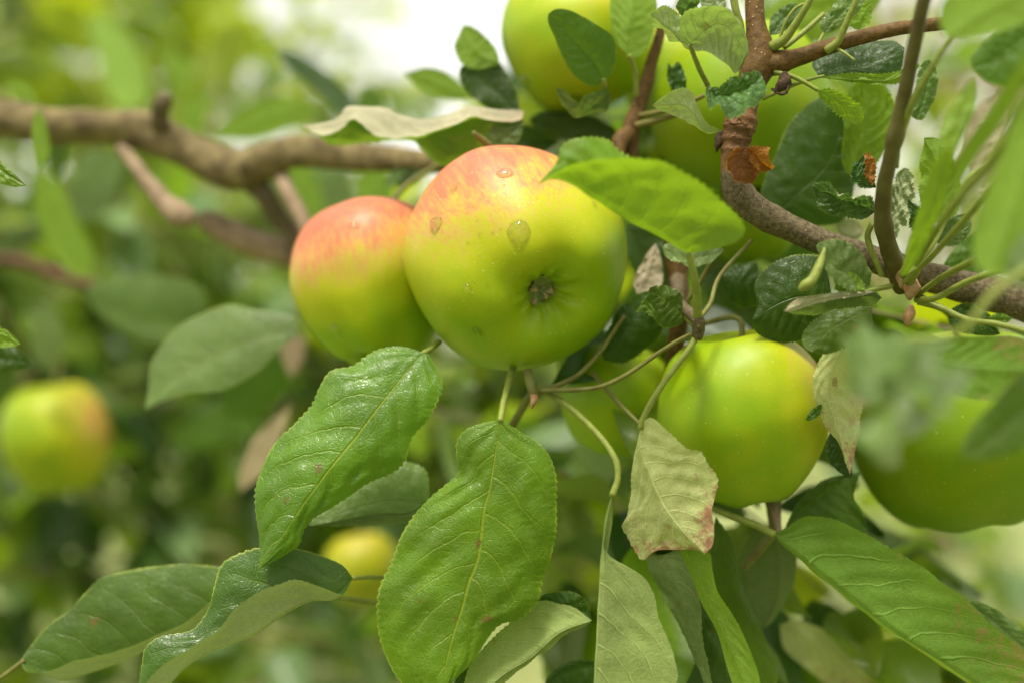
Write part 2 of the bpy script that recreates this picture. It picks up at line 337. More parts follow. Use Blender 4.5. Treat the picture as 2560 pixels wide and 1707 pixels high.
def leaf_geo(mid, A, B_, d, da, db, face='top', rows=90, half=9, teeth=34, tamp=0.5, camber=0.10, quilt=0.45, wave=0.5, nv=8.0, seed=0.0):
    ds = np.atleast_1d(np.asarray(d, float))
    def dep(t): return np.interp(t, np.linspace(0, 1, len(ds)), ds)
    def px2w(pts, off):
        pts = np.asarray([q[:2] for q in pts], float); sl = np.concatenate([[0], np.cumsum(np.linalg.norm(np.diff(pts, axis=0), axis=1))]); sl /= sl[-1]
        offs = np.atleast_1d(np.asarray(off, float)); out = []
        for (x, y), t in zip(pts, sl):
            o = (np.interp(t, np.linspace(0, 1, len(offs)), offs)) * math.sin(math.pi * min(max(t, 0), 1)) ** 0.6 if 0 < t < 1 else 0.0
            p = P(x, y, dep(t) + o); out.append((p.x, p.y, p.z))
        return np.array(out)
    Mw = resample(px2w(mid, 0), rows)
    Aw = resample(px2w([mid[0]] + list(A) + [mid[-1]], da), rows)
    Bw = resample(px2w([mid[0]] + list(B_) + [mid[-1]], db), rows)
    s = np.linspace(0, 1, rows); T = unit(np.gradient(Mw, axis=0))
    nA = unit(np.cross(T, Mw - Aw)); nB = unit(np.cross(T, Bw - Mw))
    toC = unit(CAMPOS - Mw); sel = face[-1] if face[-1] in 'AB' else None; f = face.rstrip('AB')
    q = ((nA if sel == 'A' else nB if sel == 'B' else nA + nB) * toC)[rows // 8: -rows // 8].sum()
    sgn = 1.0 if (q > 0) == (f == 'top') else -1.0
    nA *= sgn; nB *= sgn
    ker = np.ones(7) / 7
    for n_ in (nA, nB):
        for k in range(3): n_[:, k] = np.convolve(np.pad(n_[:, k], 3, mode='edge'), ker, 'valid')
    nA = unit(nA); nB = unit(nB); nM = unit(nA + nB + 1e-6)
    V = []; UV = []; L = np.linalg.norm(np.diff(Mw, axis=0), axis=1).sum()
    cols = [(-1, k / half) for k in range(half, 0, -1)] + [(0, 0)] + [(1, k / half) for k in range(1, half + 1)]
    tph = s * teeth + 0.4 * n1(s * 9, seed + 3); saw = (tph % 1.0); saw = (np.where(saw < 0.7, saw / 0.7, (1 - saw) / 0.3) - 0.4) * (1 + 1.3 * n1(s * 17, seed + 6))
    taper = np.sin(np.pi * np.clip(s, 0, 1)) ** 0.5
    for (sd_, v) in cols:
        v2 = v ** 0.92 if v > 0 else 0
        if sd_ == 0: E = Mw; n_ = nM; W = np.zeros(rows)
        else:
            E = Aw if sd_ < 0 else Bw; n_ = nA if sd_ < 0 else nB; W = np.linalg.norm(E - Mw, axis=1)
        pos = Mw + (E - Mw) * v2
        h = camber * W * 4 * v * (1 - v) * 0.5
        ph = s * nv + (0.43 if sd_ > 0 else 0) - (v ** 1.25) * 2.1 + .35 * n1(s * 4 + 9 * (sd_ > 0), seed + 8)
        h = h + quilt * 0.001 * (np.abs(np.sin(np.pi * ph)) ** 0.7 - 0.55) * taper * math.sin(math.pi * min(1, v * 0.93 + 0.02)) * 1.2
        h = h + wave * 0.001 * taper * (v ** 2) * (1.6 * n1(s * 5.5 + 11 * (sd_ > 0), seed) + 0.9 * n1(s * 14 + 7 * (sd_ > 0), seed + 1))
        h = h + wave * 0.0006 * taper * n1(s * 9 + v * 2.0 + 31 * (sd_ > 0), seed + 5)
        h = h + quilt * 0.0009 * taper * math.sin(math.pi * min(1, v + .05)) * np.array([mnoise.noise(Vector((a_ * 13, sd_ * v * 4.5, seed))) for a_ in s])
        h = h - 0.0004 * math.exp(-(v / 0.06) ** 2) * taper
        pos = pos + n_ * h[:, None]
        if v > 0.9: pos = pos + unit(E - Mw) * (tamp * 0.001 * saw * taper)[:, None]
        V.append(pos); UV.append(np.stack([np.full(rows, 0.5 + 0.5 * sd_ * v), s], 1))
    nc = len(cols); V = np.stack(V, 1).reshape(-1, 3); UV = np.stack(UV, 1).reshape(-1, 2)
    i = np.arange(rows - 1)[:, None] * nc + np.arange(nc - 1)[None, :]
    F = np.stack([i, i + 1, i + nc + 1, i + nc], -1).reshape(-1, 4)
    # winding so that the geometric normal is the upper side
    v0 = V[F[:, 0]]; fn = np.cross(V[F[:, 1]] - v0, V[F[:, 3]] - v0).reshape(rows - 1, nc - 1, 3)
    ref = np.concatenate([np.repeat(nA[:-1, None], half, 1), np.repeat(nB[:-1, None], half, 1)], 1)
    if (fn * ref).sum() < 0: F = F[:, ::-1]
    return V, F, UV

LID = [0]
def leaf(parent, mat, mid, A, B_, d=0, da=0, db=0, pet=None, pw=(6, 7), petmat=None, label=None, name='leaf', nr=8, **kw):
    LID[0] += 1; kw.setdefault('seed', LID[0] * 3.7)
    V, F, UV = leaf_geo(mid, A, B_, d, da, db, **kw)
    o = mesh_obj(name, V, F, M[mat] if isinstance(mat, str) else mat, parent, origin=V[len(V) // kw.get('rows', 90) // 2 if False else 0], uv=UV)
    if label: o['label'] = label
    if pet:
        n = len(pet); d0 = float(np.atleast_1d(d)[0])
        pts = [(q[0], q[1], q[2] if len(q) > 2 else d0, pw[0] + (pw[1] - pw[0]) * i / max(1, n - 1)) for i, q in enumerate(pet)]
        tube('petiole', pts, petmat or PET, o, nr=nr, rough=0.05)
    return o

CR = CM.to_3x3()
def cdir(v): return (CR @ Vector(v)).normalized()      # (right, up, towards the lens) -> world
PROF = [(0, .58), (.05, .585), (.10, .615), (.16, .685), (.25, .76), (.38, .82), (.53, .79), (.69, .67), (.84, .47), (.95, .23), (1.0, .0), (.98, -.22), (.90, -.46), (.75, -.67), (.57, -.80), (.40, -.85), (.24, -.81), (.12, -.68), (.05, -.56), (0, -.54)]
BVH = {}
def apple(label, x, y, d, r, axis, blush, amt, scale=(1, 1, 1), taper=0.0, seed=0.0, lobes=0.035, res=(84, 72), calyx=False, stalk=None, group=None, **mk):
    z = cdir(axis); up = Vector((0, 0, 1)) if abs(z.z) < .95 else Vector((0, 1, 0)); xx = up.cross(z).normalized(); yy = z.cross(xx)
    R = Matrix((xx, yy, z)).transposed()
    bl = R.transposed() @ cdir(blush)
    rw = r * PX(d); pr = resample([(a, b, 0) for a, b in PROF], res[1]); V = []
    for i, (rho, zz, _) in enumerate(pr):
        for j in range(res[0]):
            ph = 2 * math.pi * j / res[0]
            lb = 1 + lobes * math.cos(5 * ph + seed) * (math.exp(-((zz - .8) / .30) ** 2) + .3)
            dv = Vector((math.cos(ph) * rho, math.sin(ph) * rho, zz)); q = 1 + .075 * mnoise.noise(dv * .9 + Vector((seed, 3, 1))) + .012 * mnoise.noise(dv * 3 + Vector((seed, 0, 5)))
            tp = 1 - taper * zz
            zl = zz + lobes * .7 * math.cos(5 * ph + seed) * math.exp(-((rho - .34) / .2) ** 2) * (1 if zz > 0 else 0)
            if zz > 0: zl += .020 * math.cos(10 * ph + seed * 2) * math.exp(-((rho - .19) / .07) ** 2) + .02 * mnoise.noise(Vector((math.cos(ph) * 4, math.sin(ph) * 4, seed))) * math.exp(-((rho - .2) / .1) ** 2)
            V.append((dv.x * lb * q * tp * scale[0] * rw, dv.y * lb * q * tp * scale[1] * rw, zl * q * scale[2] * rw))
    F = [(i * res[0] + j, (i + 1) * res[0] + j, (i + 1) * res[0] + (j + 1) % res[0], i * res[0] + (j + 1) % res[0]) for i in range(res[1] - 1) for j in range(res[0])]
    me = bpy.data.meshes.new('apple'); me.from_pydata(V, [], F); me.polygons.foreach_set('use_smooth', [True] * len(F))
    me.materials.append(apple_mat('apple_skin', bl, amt, **mk)); me.update()
    o = bpy.data.objects.new('apple', me); c = P(x, y, d); o.location = c; o.rotation_euler = R.to_euler(); C.objects.link(o)
    tag(o, label, 'apple', group)
    W = [c + R @ Vector(v) for v in V]; BVH[label] = BVHTree.FromPolygons(W, F)
    if calyx:
        zb = .555 * rw
        V2, F2 = [], []
        for k in range(9):
            for j in range(16):
                a = 2 * math.pi * j / 16; rr = .075 * rw * (1 - k / 8.5) * (1 + .2 * math.sin(j * 2.7)); V2.append((math.cos(a) * rr, math.sin(a) * rr, zb + rw * (.012 + .02 * math.sin(k * .9) - .006 * k * math.cos(j))))
        F2 = [(k * 16 + j, k * 16 + (j + 1) % 16, (k + 1) * 16 + (j + 1) % 16, (k + 1) * 16 + j) for k in range(8) for j in range(16)]
        cm = bpy.data.meshes.new('calyx'); cm.from_pydata(V2, [], F2); cm.materials.append(CALYX); co = link(bpy.data.objects.new('calyx', cm), o)
        for k in range(5):
            a0 = 2 * math.pi * k / 5 + .35; SV = []; n_ = 9
            cu = [1.0, .45, .85, .6, 1.15][k]
            for i in range(n_):
                t = i / (n_ - 1); rr = rw * (.10 - .10 * t * cu + .09 * math.sin(t * 2.6) * (1.35 - cu)); hh = zb + rw * (.045 + .11 * math.sin(t * 2.2) * (.6 + .4 * cu)); wd = rw * .058 * (1 - t) ** .7
                tw = .9 * t * (1 if k % 2 else -1)
                for sg in (-1, -.4, .4, 1):
                    lx, ly = rr, sg * wd * math.cos(tw); SV.append((math.cos(a0) * lx - math.sin(a0) * ly, math.sin(a0) * lx + math.cos(a0) * ly, hh + sg * wd * math.sin(tw) + abs(sg) * wd * .3))
            SF = [(i * 4 + j, i * 4 + j + 1, i * 4 + j + 5, i * 4 + j + 4) for i in range(n_ - 1) for j in range(3)]
            sm = bpy.data.meshes.new('sepal'); sm.from_pydata(SV, [], SF); sm.materials.append(CALYX); sm.polygons.foreach_set('use_smooth', [True] * len(SF)); link(bpy.data.objects.new('sepal', sm), co)
    if stalk:
        # stalk from the cavity to the given photo positions
        base = c + R @ Vector((0, 0, -.56 * rw)); pts = [base] + [P(*q) for q in stalk]
        loc = [R.transposed() @ (p - c) for p in pts]
        rs = resample([(*p, .0013 if i == 0 else .0011) for i, p in enumerate(loc)], 16); SV = []
        T = unit(np.gradient(rs[:, :3], axis=0)); X = unit(np.cross(T, [.3, .5, .81])); Y = np.cross(T, X)
        for i in range(16):
            for j in range(8):
                a = j * math.pi / 4; SV.append(rs[i, :3] + rs[i, 3] * (math.cos(a) * X[i] + math.sin(a) * Y[i]))
        SF = [(i * 8 + j, i * 8 + (j + 1) % 8, (i + 1) * 8 + (j + 1) % 8, (i + 1) * 8 + j) for i in range(15) for j in range(8)]
        sm = bpy.data.meshes.new('stalk'); sm.from_pydata([tuple(v) for v in SV], [], SF); sm.materials.append(PETB); sm.polygons.foreach_set('use_smooth', [True] * len(SF)); link(bpy.data.objects.new('stalk', sm), o)
    return o
def surf(ap, x, y):
    o = Vector(cam.location); q = P(x, y, 0); r = BVH[ap].ray_cast(o, (q - o).normalized())
    return r[0], r[1]
def drop(ap, x, y, wpx, hpx, label, point=0.0, hk=0.34, seed=0.0):
    p, n_ = surf(ap, x, y)
    if p is None: return
    q = p - Vector(cam.location); k = SENS / LENS / 2560 * (-(CR.transposed() @ q).z)
    upv = CR @ Vector((0, 1, 0)); rt = CR @ Vector((1, 0, 0))
    ty = (upv - n_ * upv.dot(n_)).normalized(); tx = ty.cross(n_).normalized()
    fx = 1 / max(.35, abs(tx.dot(rt))); fy = 1 / max(.3, abs(ty.dot(upv))); a_, b_ = wpx * k * .5 * fx, hpx * k * .5 * fy
    tree = BVH[ap]; V = []; nj, ni = 40, 12; ht = hk * min(a_, b_)
    def outline(t):
        rr = 1 + .07 * mnoise.noise(Vector((math.cos(t) * 1.4 + seed, math.sin(t) * 1.4, seed)))
        xx, yy = math.cos(t) * rr, math.sin(t) * rr
        if yy < 0: xx *= 1 - point * abs(yy) ** 1.2; yy *= 1 + .12 * point
        return xx * a_, yy * b_
    for i in range(ni):
        rho = i / (ni - 1)
        for j in range(nj):
            ox, oy = outline(2 * math.pi * j / nj); s_ = p + tx * ox * rho + ty * oy * rho; hit = tree.find_nearest(s_)
            V.append(hit[0] + hit[1] * (ht * max(0, 1 - rho ** 2.6) ** .8 - .00006 * rho ** 8))
    for j in range(nj):
        ox, oy = outline(2 * math.pi * j / nj); s_ = p + tx * ox * .98 + ty * oy * .98; hit = tree.find_nearest(s_); V.append(hit[0] - hit[1] * .0003)
    V.append(p - n_ * .0004); F = [(i * nj + j, (i + 1) * nj + j, (i + 1) * nj + (j + 1) % nj, i * nj + (j + 1) % nj) for i in range(ni) for j in range(nj)]
    F += [(ni * nj + j, len(V) - 1, ni * nj + (j + 1) % nj) for j in range(nj)]
    o = mesh_obj('water_drop', [tuple(v) for v in V], F, WATER, origin=tuple(p)); tag(o, label, 'water drop'); return o

# ------------------------------------------------------------------ ground and far orchard
def ground():
    n = 60; xs = np.linspace(-60, 60, n); ys = np.concatenate([np.linspace(-8, 30, 40), np.linspace(33, 160, 20)])
    V = [(x, y, .05 * mnoise.noise(Vector((x * .3, y * .3, 0)))) for y in ys for x in xs]
    F = [(i * n + j, i * n + j + 1, (i + 1) * n + j + 1, (i + 1) * n + j) for i in range(len(ys) - 1) for j in range(n - 1)]
    m = N('meadow'); tc = m.n('TexCoord'); a = m.noise(tc.outputs['Object'], .9, 4); b = m.noise(tc.outputs['Object'], 14, 4)
    col = m.mix(m.smooth(a, .35, .65), (0.13, 0.18, 0.035), (0.25, 0.245, 0.09)); col = m.mix(m.smooth(b, .4, .7), col, (0.18, 0.23, 0.04))
    p = m.pbsdf(col, .85, Normal=m.bump(b, .6, .05)); o = mesh_obj('ground', V, F, m.done(p.outputs[0]), origin=(0, 0, 0)); tag(o, kind='structure')
ground()

def leaf_variant(k, mat, rows=12, half=2):
    """a loose leaf 1 unit long along +Y, upper side up"""
    r = random.Random(k * 13 + 5); cur = r.uniform(.1, .6); fold = r.uniform(.15, .8); tw = r.uniform(-.8, .8); wd = r.uniform(.24, .33); V = []; UV = []
    for i in range(rows):
        s = i / (rows - 1); wdt = wd * math.sin(math.pi * s ** .85) ** .75 * (1 - .15 * s) + .004
        for j in range(-half, half + 1):
            v = j / half; x = v * wdt * math.cos(fold); z = abs(v) * wdt * math.sin(fold) - cur * s * s * .5 + .03 * math.sin(s * 9 + j)
            a = tw * s; V.append((x * math.cos(a) - z * math.sin(a), s * (1 - .12 * cur), x * math.sin(a) + z * math.cos(a))); UV.append((.5 + .5 * v, s))
    nc = 2 * half + 1; F = [(i * nc + j, i * nc + j + 1, (i + 1) * nc + j + 1, (i + 1) * nc + j) for i in range(rows - 1) for j in range(nc - 1)]
    me = bpy.data.meshes.new('leaf'); me.from_pydata(V, [], F); me.polygons.foreach_set('use_smooth', [True] * len(F)); me.materials.append(mat)
    l = me.uv_layers.new(name='UVMap'); li = np.zeros(len(me.loops), np.int32); me.loops.foreach_get('vertex_index', li); l.data.foreach_set('uv', np.array(UV, np.float32)[li].ravel())
    return me
LV = {k: [leaf_variant(i + 7 * ord(k), B[k]) for i in range(4)] for k in B}

def rleaf(parent, base, p, dirv, size, key, roll=None, tilt=None):
    """copy of a loose leaf at p, pointing along dirv, its face turned mostly to the sky"""
    me = random.choice(LV[key]); o = bpy.data.objects.new('leaf', me)
    y = Vector(dirv).normalized(); z = Vector((random.gauss(0, .45), random.gauss(-.25, .5), 1)) if tilt is None else Vector(tilt)
    x = y.cross(z).normalized(); z = x.cross(y)
    o.rotation_euler = Matrix((x, y, z)).transposed().to_euler(); o.scale = (size,) * 3; o.location = p - base; return link(o, parent)

def shoot(label, pts, keys, nleaf, size=(.045, .072), twigmat=BEIGE, group=None, spread=1.0, extra=()):
    """leafy shoot: twig along photo points, leaves in alternate order"""
    b = P(*pts[0][:3]); root = empty('leafy_shoot', b, label, 'shoot', group)
    tube('twig', pts, twigmat, root, nr=7)
    W = np.array([tuple(P(*q[:3])) for q in pts]); R = resample(W, 40); T = unit(np.gradient(R, axis=0))
    for k in range(nleaf):
        t = (k + .6 + random.uniform(-.4, .4)) / nleaf; i = min(39, max(0, int(t * 39))); p = Vector(R[i]); tv = Vector(T[i])
        side = tv.cross(Vector((random.gauss(0, .6), random.gauss(0, .6), 1))).normalized() * (1 if k % 2 else -1)
        dv = (side * random.uniform(.5, 1.2) * spread + tv * random.uniform(.1, .9) + Vector((0, 0, random.uniform(-.7, .35))))
        rleaf(root, b, p + dv.normalized() * .012, dv, random.uniform(*size), random.choice(keys))
    return root

def far_tree(label, x, y, h, spread, seed, keys, nclump):
    r = random.Random(seed); root = empty('orchard_tree', (x, y, 0), label, 'tree')
    def limb(p0, p1, r0, r1, n=7):
        V = []; p0 = Vector(p0); p1 = Vector(p1)
        for i in range(n):
            t = i / (n - 1); c = p0.lerp(p1, t) + Vector((r.uniform(-1, 1), r.uniform(-1, 1), 0)) * .05 * (0 < i < n - 1); rr = r0 + (r1 - r0) * t
            V += [(c.x + rr * math.cos(a * math.pi / 4), c.y + rr * math.sin(a * math.pi / 4), c.z) for a in range(8)]
        F = [(i * 8 + j, i * 8 + (j + 1) % 8, (i + 1) * 8 + (j + 1) % 8, (i + 1) * 8 + j) for i in range(n - 1) for j in range(8)]
        return mesh_obj('trunk' if r0 > .09 else 'limb', V, F, LICHEN, root, origin=tuple(p0))
    limb((x, y, 0), (x + r.uniform(-.1, .1), y, h * .42), .13, .09)
    tips = []
    for k in range(6):
        a = k * 1.05 + r.uniform(-.3, .3); tip = (x + math.cos(a) * spread * .6, y + math.sin(a) * spread * .6, h * r.uniform(.62, .85)); limb((x, y, h * .4), tip, .07, .025); tips.append(tip)
    for key in keys:
        n = nclump // len(keys); V = []; F = []
        cl = [(r.uniform(-1, 1), r.uniform(-1, 1), r.uniform(-1, 1)) for _ in range(26)]
        for _ in range(n):
            c = r.choice(cl); g = [r.gauss(0, .20) for _ in range(3)]; q = [c[0] * .75 + g[0], c[1] * .75 + g[1], c[2] * .7 + g[2]]
            if q[0] ** 2 + q[1] ** 2 + q[2] ** 2 > 1.2: continue
            ctr = np.array([x + q[0] * spread, y + q[1] * spread, h * .64 + q[2] * h * .40]); s_ = r.uniform(.035, .06)
            a = unit(np.array([r.gauss(0, 1), r.gauss(0, 1), r.gauss(0, .5)])); b_ = unit(np.cross(a, [r.gauss(0, .4), r.gauss(0, .4), 1])); k = len(V)
            V += [ctr - a * s_, ctr + b_ * s_ * .55, ctr + a * s_, ctr - b_ * s_ * .55]; F.append((k, k + 1, k + 2, k + 3))
        o = mesh_obj('crown', V, F, B[key], root, origin=(x, y, h * .6), smooth=False); o['kind'] = 'stuff'
    return root
far_tree('tall blurred orchard tree far behind, at the upper left edge', -3.0, 6.2, 4.6, 1.45, 3, 'yb', 2400)
far_tree('blurred dark-trunked tree behind the upper left shoots', -1.45, 7.6, 3.9, 1.0, 4, 'cbe', 3000)
far_tree('distant low tree under the white sky gap', .25, 11.5, 2.5, 1.9, 5, 'abe', 4200)
far_tree('distant pale tree behind the right-hand twigs', 3.1, 10.5, 3.3, 1.7, 6, 'yde', 4200)

# ------------------------------------------------------------------ main fruiting branch (right)
br = empty('fruiting_branch', P(2600, 765, 1.5), 'grey-brown apple branch with knobbly ringed upright stem, sloping down to the right edge', 'branch')
tube('branch_wood', [(2640, 775, 1.8, 50), (2560, 757, 1.7, 47), (2450, 728, 1.5, 44), (2330, 695, 1.2, 37), (2200, 655, 1.0, 33), (2090, 618, .8, 33), (1990, 578, .6, 33), (1905, 535, .4, 34), (1855, 497, .4, 38), (1838, 460, .4, 36), (1836, 420, .4, 33)], BARK, br, nr=20, rough=.05, knots=[(.04, .12, .03), (.2, .1, .02), (.45, .06, .02), (.82, .12, .03), (.93, .08, .02)])
tube('ringed_spur', [(1836, 440, .4, 32), (1838, 395, .4, 34), (1842, 350, .35, 37), (1848, 315, .3, 39), (1856, 285, .3, 36), (1866, 255, .3, 31), (1874, 225, .3, 30)], RINGS, br, nr=20, rough=.08, knots=[(.3, .08, .03), (.42, .1, .03), (.55, .1, .03), (.66, .08, .03)], step=.0005)
tube('upright_stem', [(1872, 240, .3, 30), (1882, 205, .3, 37), (1895, 165, .3, 42), (1899, 130, .3, 38), (1893, 95, .3, 29), (1888, 45, .4, 25), (1886, 0, .5, 24), (1884, -60, .6, 23)], TWIG, br, nr=18, rough=.05, knots=[(.46, .14, .03), (.2, .06, .03)])
tube('side_twig', [(1905, 165, .3, 34), (1945, 158, .2, 27), (1985, 147, .1, 23), (2050, 125, 0, 20), (2130, 100, -.1, 19), (2230, 75, -.2, 18), (2350, 60, 0, 17), (2470, 50, .5, 15)], TWIG, br, nr=16, rough=.04, knots=[(.08, .2, .03)])
tube('upright_shoot', [(2262, 715, .2, 30), (2240, 665, -.4, 26), (2216, 600, -1.2, 22), (2206, 530, -2, 20), (2214, 450, -2.8, 19), (2236, 350, -3.6, 19), (2262, 230, -4.4, 19), (2286, 110, -5.2, 18), (2308, 10, -5.8, 18), (2322, -60, -6.2, 18)], SHOOTM, br, nr=14, rough=.05, knots=[(.55, .25, .03), (.25, .2, .03)])
# bud cluster at the joint
for (x, y, dd, r1, r2) in [(2262, 690, -.6, 26, 30), (2278, 722, -.9, 20, 26), (2272, 790, -1.2, 14, 26), (2245, 665, -.5, 16, 20)]:
    tube('bud', [(x + 6, y - r2, dd, r1 * .5), (x, y, dd, r1), (x - 4, y + r2, dd, r1 * .35)], BUD, br, nr=10, rough=.15)
tube('dead_bud', [(1960, 185, -.2, 10), (1958, 205, -.4, 15), (1950, 222, -.5, 13), (1940, 232, -.5, 5)], DEADM, br, nr=9, rough=.4)
tube('dead_bud', [(1968, 205, -.4, 6), (1968, 228, -.5, 5), (1950, 236, -.6, 4), (1930, 222, -.4, 4)], DEADM, br, nr=7, rough=.4)
tube('thorny_stub', [(1805, 335, .5, 15), (1797, 355, .4, 12), (1791, 382, .4, 2)], DEADM, br, nr=8, rough=.3)
# petioles rising from the fork
for q in [[(1930, 118, 0, 15), (1960, 100, -.3, 12), (1990, 60, -.6, 10), (2020, 10, -.9, 9), (2040, -30, -1, 8)],
          [(2065, 128, -.2, 12), (2095, 105, -.4, 10), (2115, 60, -.6, 9), (2135, 15, -.8, 8), (2150, -30, -.9, 8)],
          [(1948, 105, 0, 5), (1962, 60, -.2, 4), (1985, 25, -.3, 4), (2010, 10, -.4, 4)],
          [(1960, 120, .3, 7), (2010, 80, .5, 7), (2060, 35, .8, 6)],
          [(2085, 118, -.2, 5), (2110, 132, -.5, 4), (2136, 151, -.7, 3)],
          [(1855, 105, .2, 12), (1848, 60, .1, 11), (1838, 20, 0, 10), (1828, -40, 0, 10)],
          [(1935, 180, 0, 7), (1990, 195, -.2, 6), (2045, 226, -.4, 5)],
          [(1906, 248, .2, 5), (1965, 220, .1, 6), (2020, 200, 0, 5), (2060, 190, -.1, 4)]]:
    tube('petiole', q, PET, br, nr=8)
# petioles of the shoot base
for q in [[(2255, 690, -1, 9), (2290, 620, -2.5, 9), (2330, 520, -4.5, 9), (2400, 400, -7, 10), (2470, 300, -9, 11), (2580, 180, -11, 12)],
          [(2262, 705, -1, 8), (2330, 640, -2.5, 8), (2420, 540, -4.5, 9), (2500, 440, -6, 10)],
          [(2180, 560, -1, 7), (2170, 600, -.8, 8), (2205, 690, -.5, 7)],
          [(2275, 710, -1, 9), (2300, 660, -1.5, 8), (2310, 600, -2, 9), (2350, 470, -3, 12)],
          [(2290, 740, -.5, 7), (2360, 690, -2, 8), (2440, 650, -4, 10), (2520, 600, -6, 12)],
          [(2295, 755, -.6, 8), (2350, 770, -1, 8), (2420, 800, -1.5, 8), (2500, 812, -2, 8), (2640, 850, -3, 8)],
          [(2290, 750, -.6, 8), (2340, 745, -1.5, 8), (2430, 700, -2.5, 8), (2570, 660, -4, 8)],
          [(2240, 420, -3, 7), (2250, 340, -3.6, 9), (2300, 220, -5, 8), (2400, 60, -6, 7)],
          [(2270, 690, -1, 6), (2340, 600, -1, 6), (2400, 470, 0, 6), (2480, 400, .5, 6)]]:
    tube('petiole', q, PET, br, nr=8)

K = dict(rows=90, half=7, teeth=26, tamp=.8, wave=1.1)
# bright lime folded leaf over the big apple: near half lit through, far half seen beyond its edge
spur = empty('fruit_spur', P(1650, 60, 4), 'thin reddish-brown fruiting twig running down behind the big apple, with many leaves', 'twig')
leaf(spur, 'lime', [(1722, 634), (1660, 598), (1590, 560), (1500, 505), (1430, 462), (1385, 448), (1345, 462)],
     [(1790, 622), (1840, 605), (1862, 578), (1850, 548), (1810, 508), (1760, 462), (1700, 428), (1640, 403), (1560, 395), (1480, 400), (1420, 415), (1380, 440)],
     [(1700, 560), (1600, 420), (1548, 375), (1525, 352), (1490, 345), (1455, 346), (1425, 352), (1400, 372), (1392, 405), (1370, 432)],
     d=[-3.2, -3.8, -4.4, -4.6], da=[-1.6], db=[.5, .3, .1], face='underA', rows=160, half=12, teeth=36, tamp=.95, quilt=.9, wave=1.0, camber=.16, label='lime leaf folded over the big apple, light glowing through it',
     pet=[(1722, 634, -3.2), (1735, 690, -3), (1742, 740, -2.4), (1744, 800, -1.6)], pw=(9, 12), nr=10)
# hero leaves below the big apple
leaf(spur, 'green', [(1060, 882), (1032, 909), (967, 990), (902, 1076), (832, 1162), (767, 1249), (708, 1335), (648, 1422)],
     [(1010, 868), (951, 872), (913, 892), (881, 914), (827, 927), (802, 963), (778, 1011), (735, 1060), (686, 1108), (659, 1162), (640, 1227), (643, 1287), (648, 1335), (648, 1379)],
     [(1075, 892), (1105, 957), (1092, 1006), (1070, 1049), (1032, 1092), (1013, 1152), (978, 1184), (924, 1206), (870, 1244), (827, 1271), (778, 1298), (757, 1330), (746, 1362), (703, 1392)],
     d=[1.0, 0, -.6, -1.0, -1.2], da=[1.0], db=[.2, .6, .4], face='top', rows=160, half=13, teeth=46, tamp=.85, quilt=1.0, wave=.8, camber=.12, label='sharp green leaf pointing down left with brown spots at its tip',
     pet=[(1060, 882, 1.0), (1078, 872, 1.6), (1100, 855, 3)], pw=(7, 7), seed=5)
leaf(spur, 'green', [(1251, 1052), (1244, 1095), (1237, 1141), (1224, 1217), (1210, 1271), (1202, 1346), (1194, 1400), (1173, 1454), (1156, 1519), (1135, 1584), (1119, 1643), (1110, 1703), (1100, 1752)],
     [(1227, 1052), (1173, 1068), (1143, 1098), (1140, 1135), (1146, 1179), (1119, 1206), (1075, 1244), (1032, 1292), (1000, 1346), (978, 1406), (948, 1470), (943, 1535), (951, 1605), (978, 1670), (1010, 1714), (1050, 1745)],
     [(1291, 1071), (1340, 1103), (1372, 1135), (1391, 1190), (1391, 1249), (1391, 1325), (1378, 1389), (1356, 1449), (1340, 1508), (1297, 1546), (1248, 1562), (1210, 1611), (1183, 1654), (1140, 1695)],
     d=[-.6, -.9, -1.1, -1.3, -1.6], da=[.7], db=[.5], face='top', rows=170, half=14, teeth=50, tamp=.8, quilt=1.2, wave=.6, camber=.14, nv=7, label='large glossy green leaf hanging below the big apple, pale rim and veins',
     pet=[(1251, 1052, -.6), (1258, 1010, 0), (1270, 960, .8), (1284, 915, 2)], pw=(8, 9), seed=9)
# fruit-spur wood
tube('twig_wood', [(1655, 60, 4, 12), (1640, 120, 4, 14), (1618, 200, 4, 17), (1596, 270, 4, 20), (1580, 320, 4, 24), (1570, 400, 4.2, 22), (1620, 520, 4.4, 22), (1680, 600, 4.5, 24), (1694, 680, 4.5, 24), (1696, 780, 4.3, 24), (1688, 870, 4.5, 20), (1672, 960, 5, 18), (1640, 1100, 5, 14)], TWIG, spur, nr=12, rough=.08, knots=[(.3, .3, .03), (.58, .2, .03), (.68, .2, .03)])
tube('twig_wood', [(1585, 320, 4, 16), (1555, 345, 3.6, 22), (1545, 390, 3.2, 20), (1560, 440, 3.4, 14)], TWIG, spur, nr=10, rough=.12)
tube('twig_wood', [(1744, 845, -1.2, 13), (1748, 815, -1.4, 17), (1740, 795, -1.5, 14), (1700, 760, 2, 16), (1692, 700, 4, 18)], BARK, spur, nr=10, rough=.15)
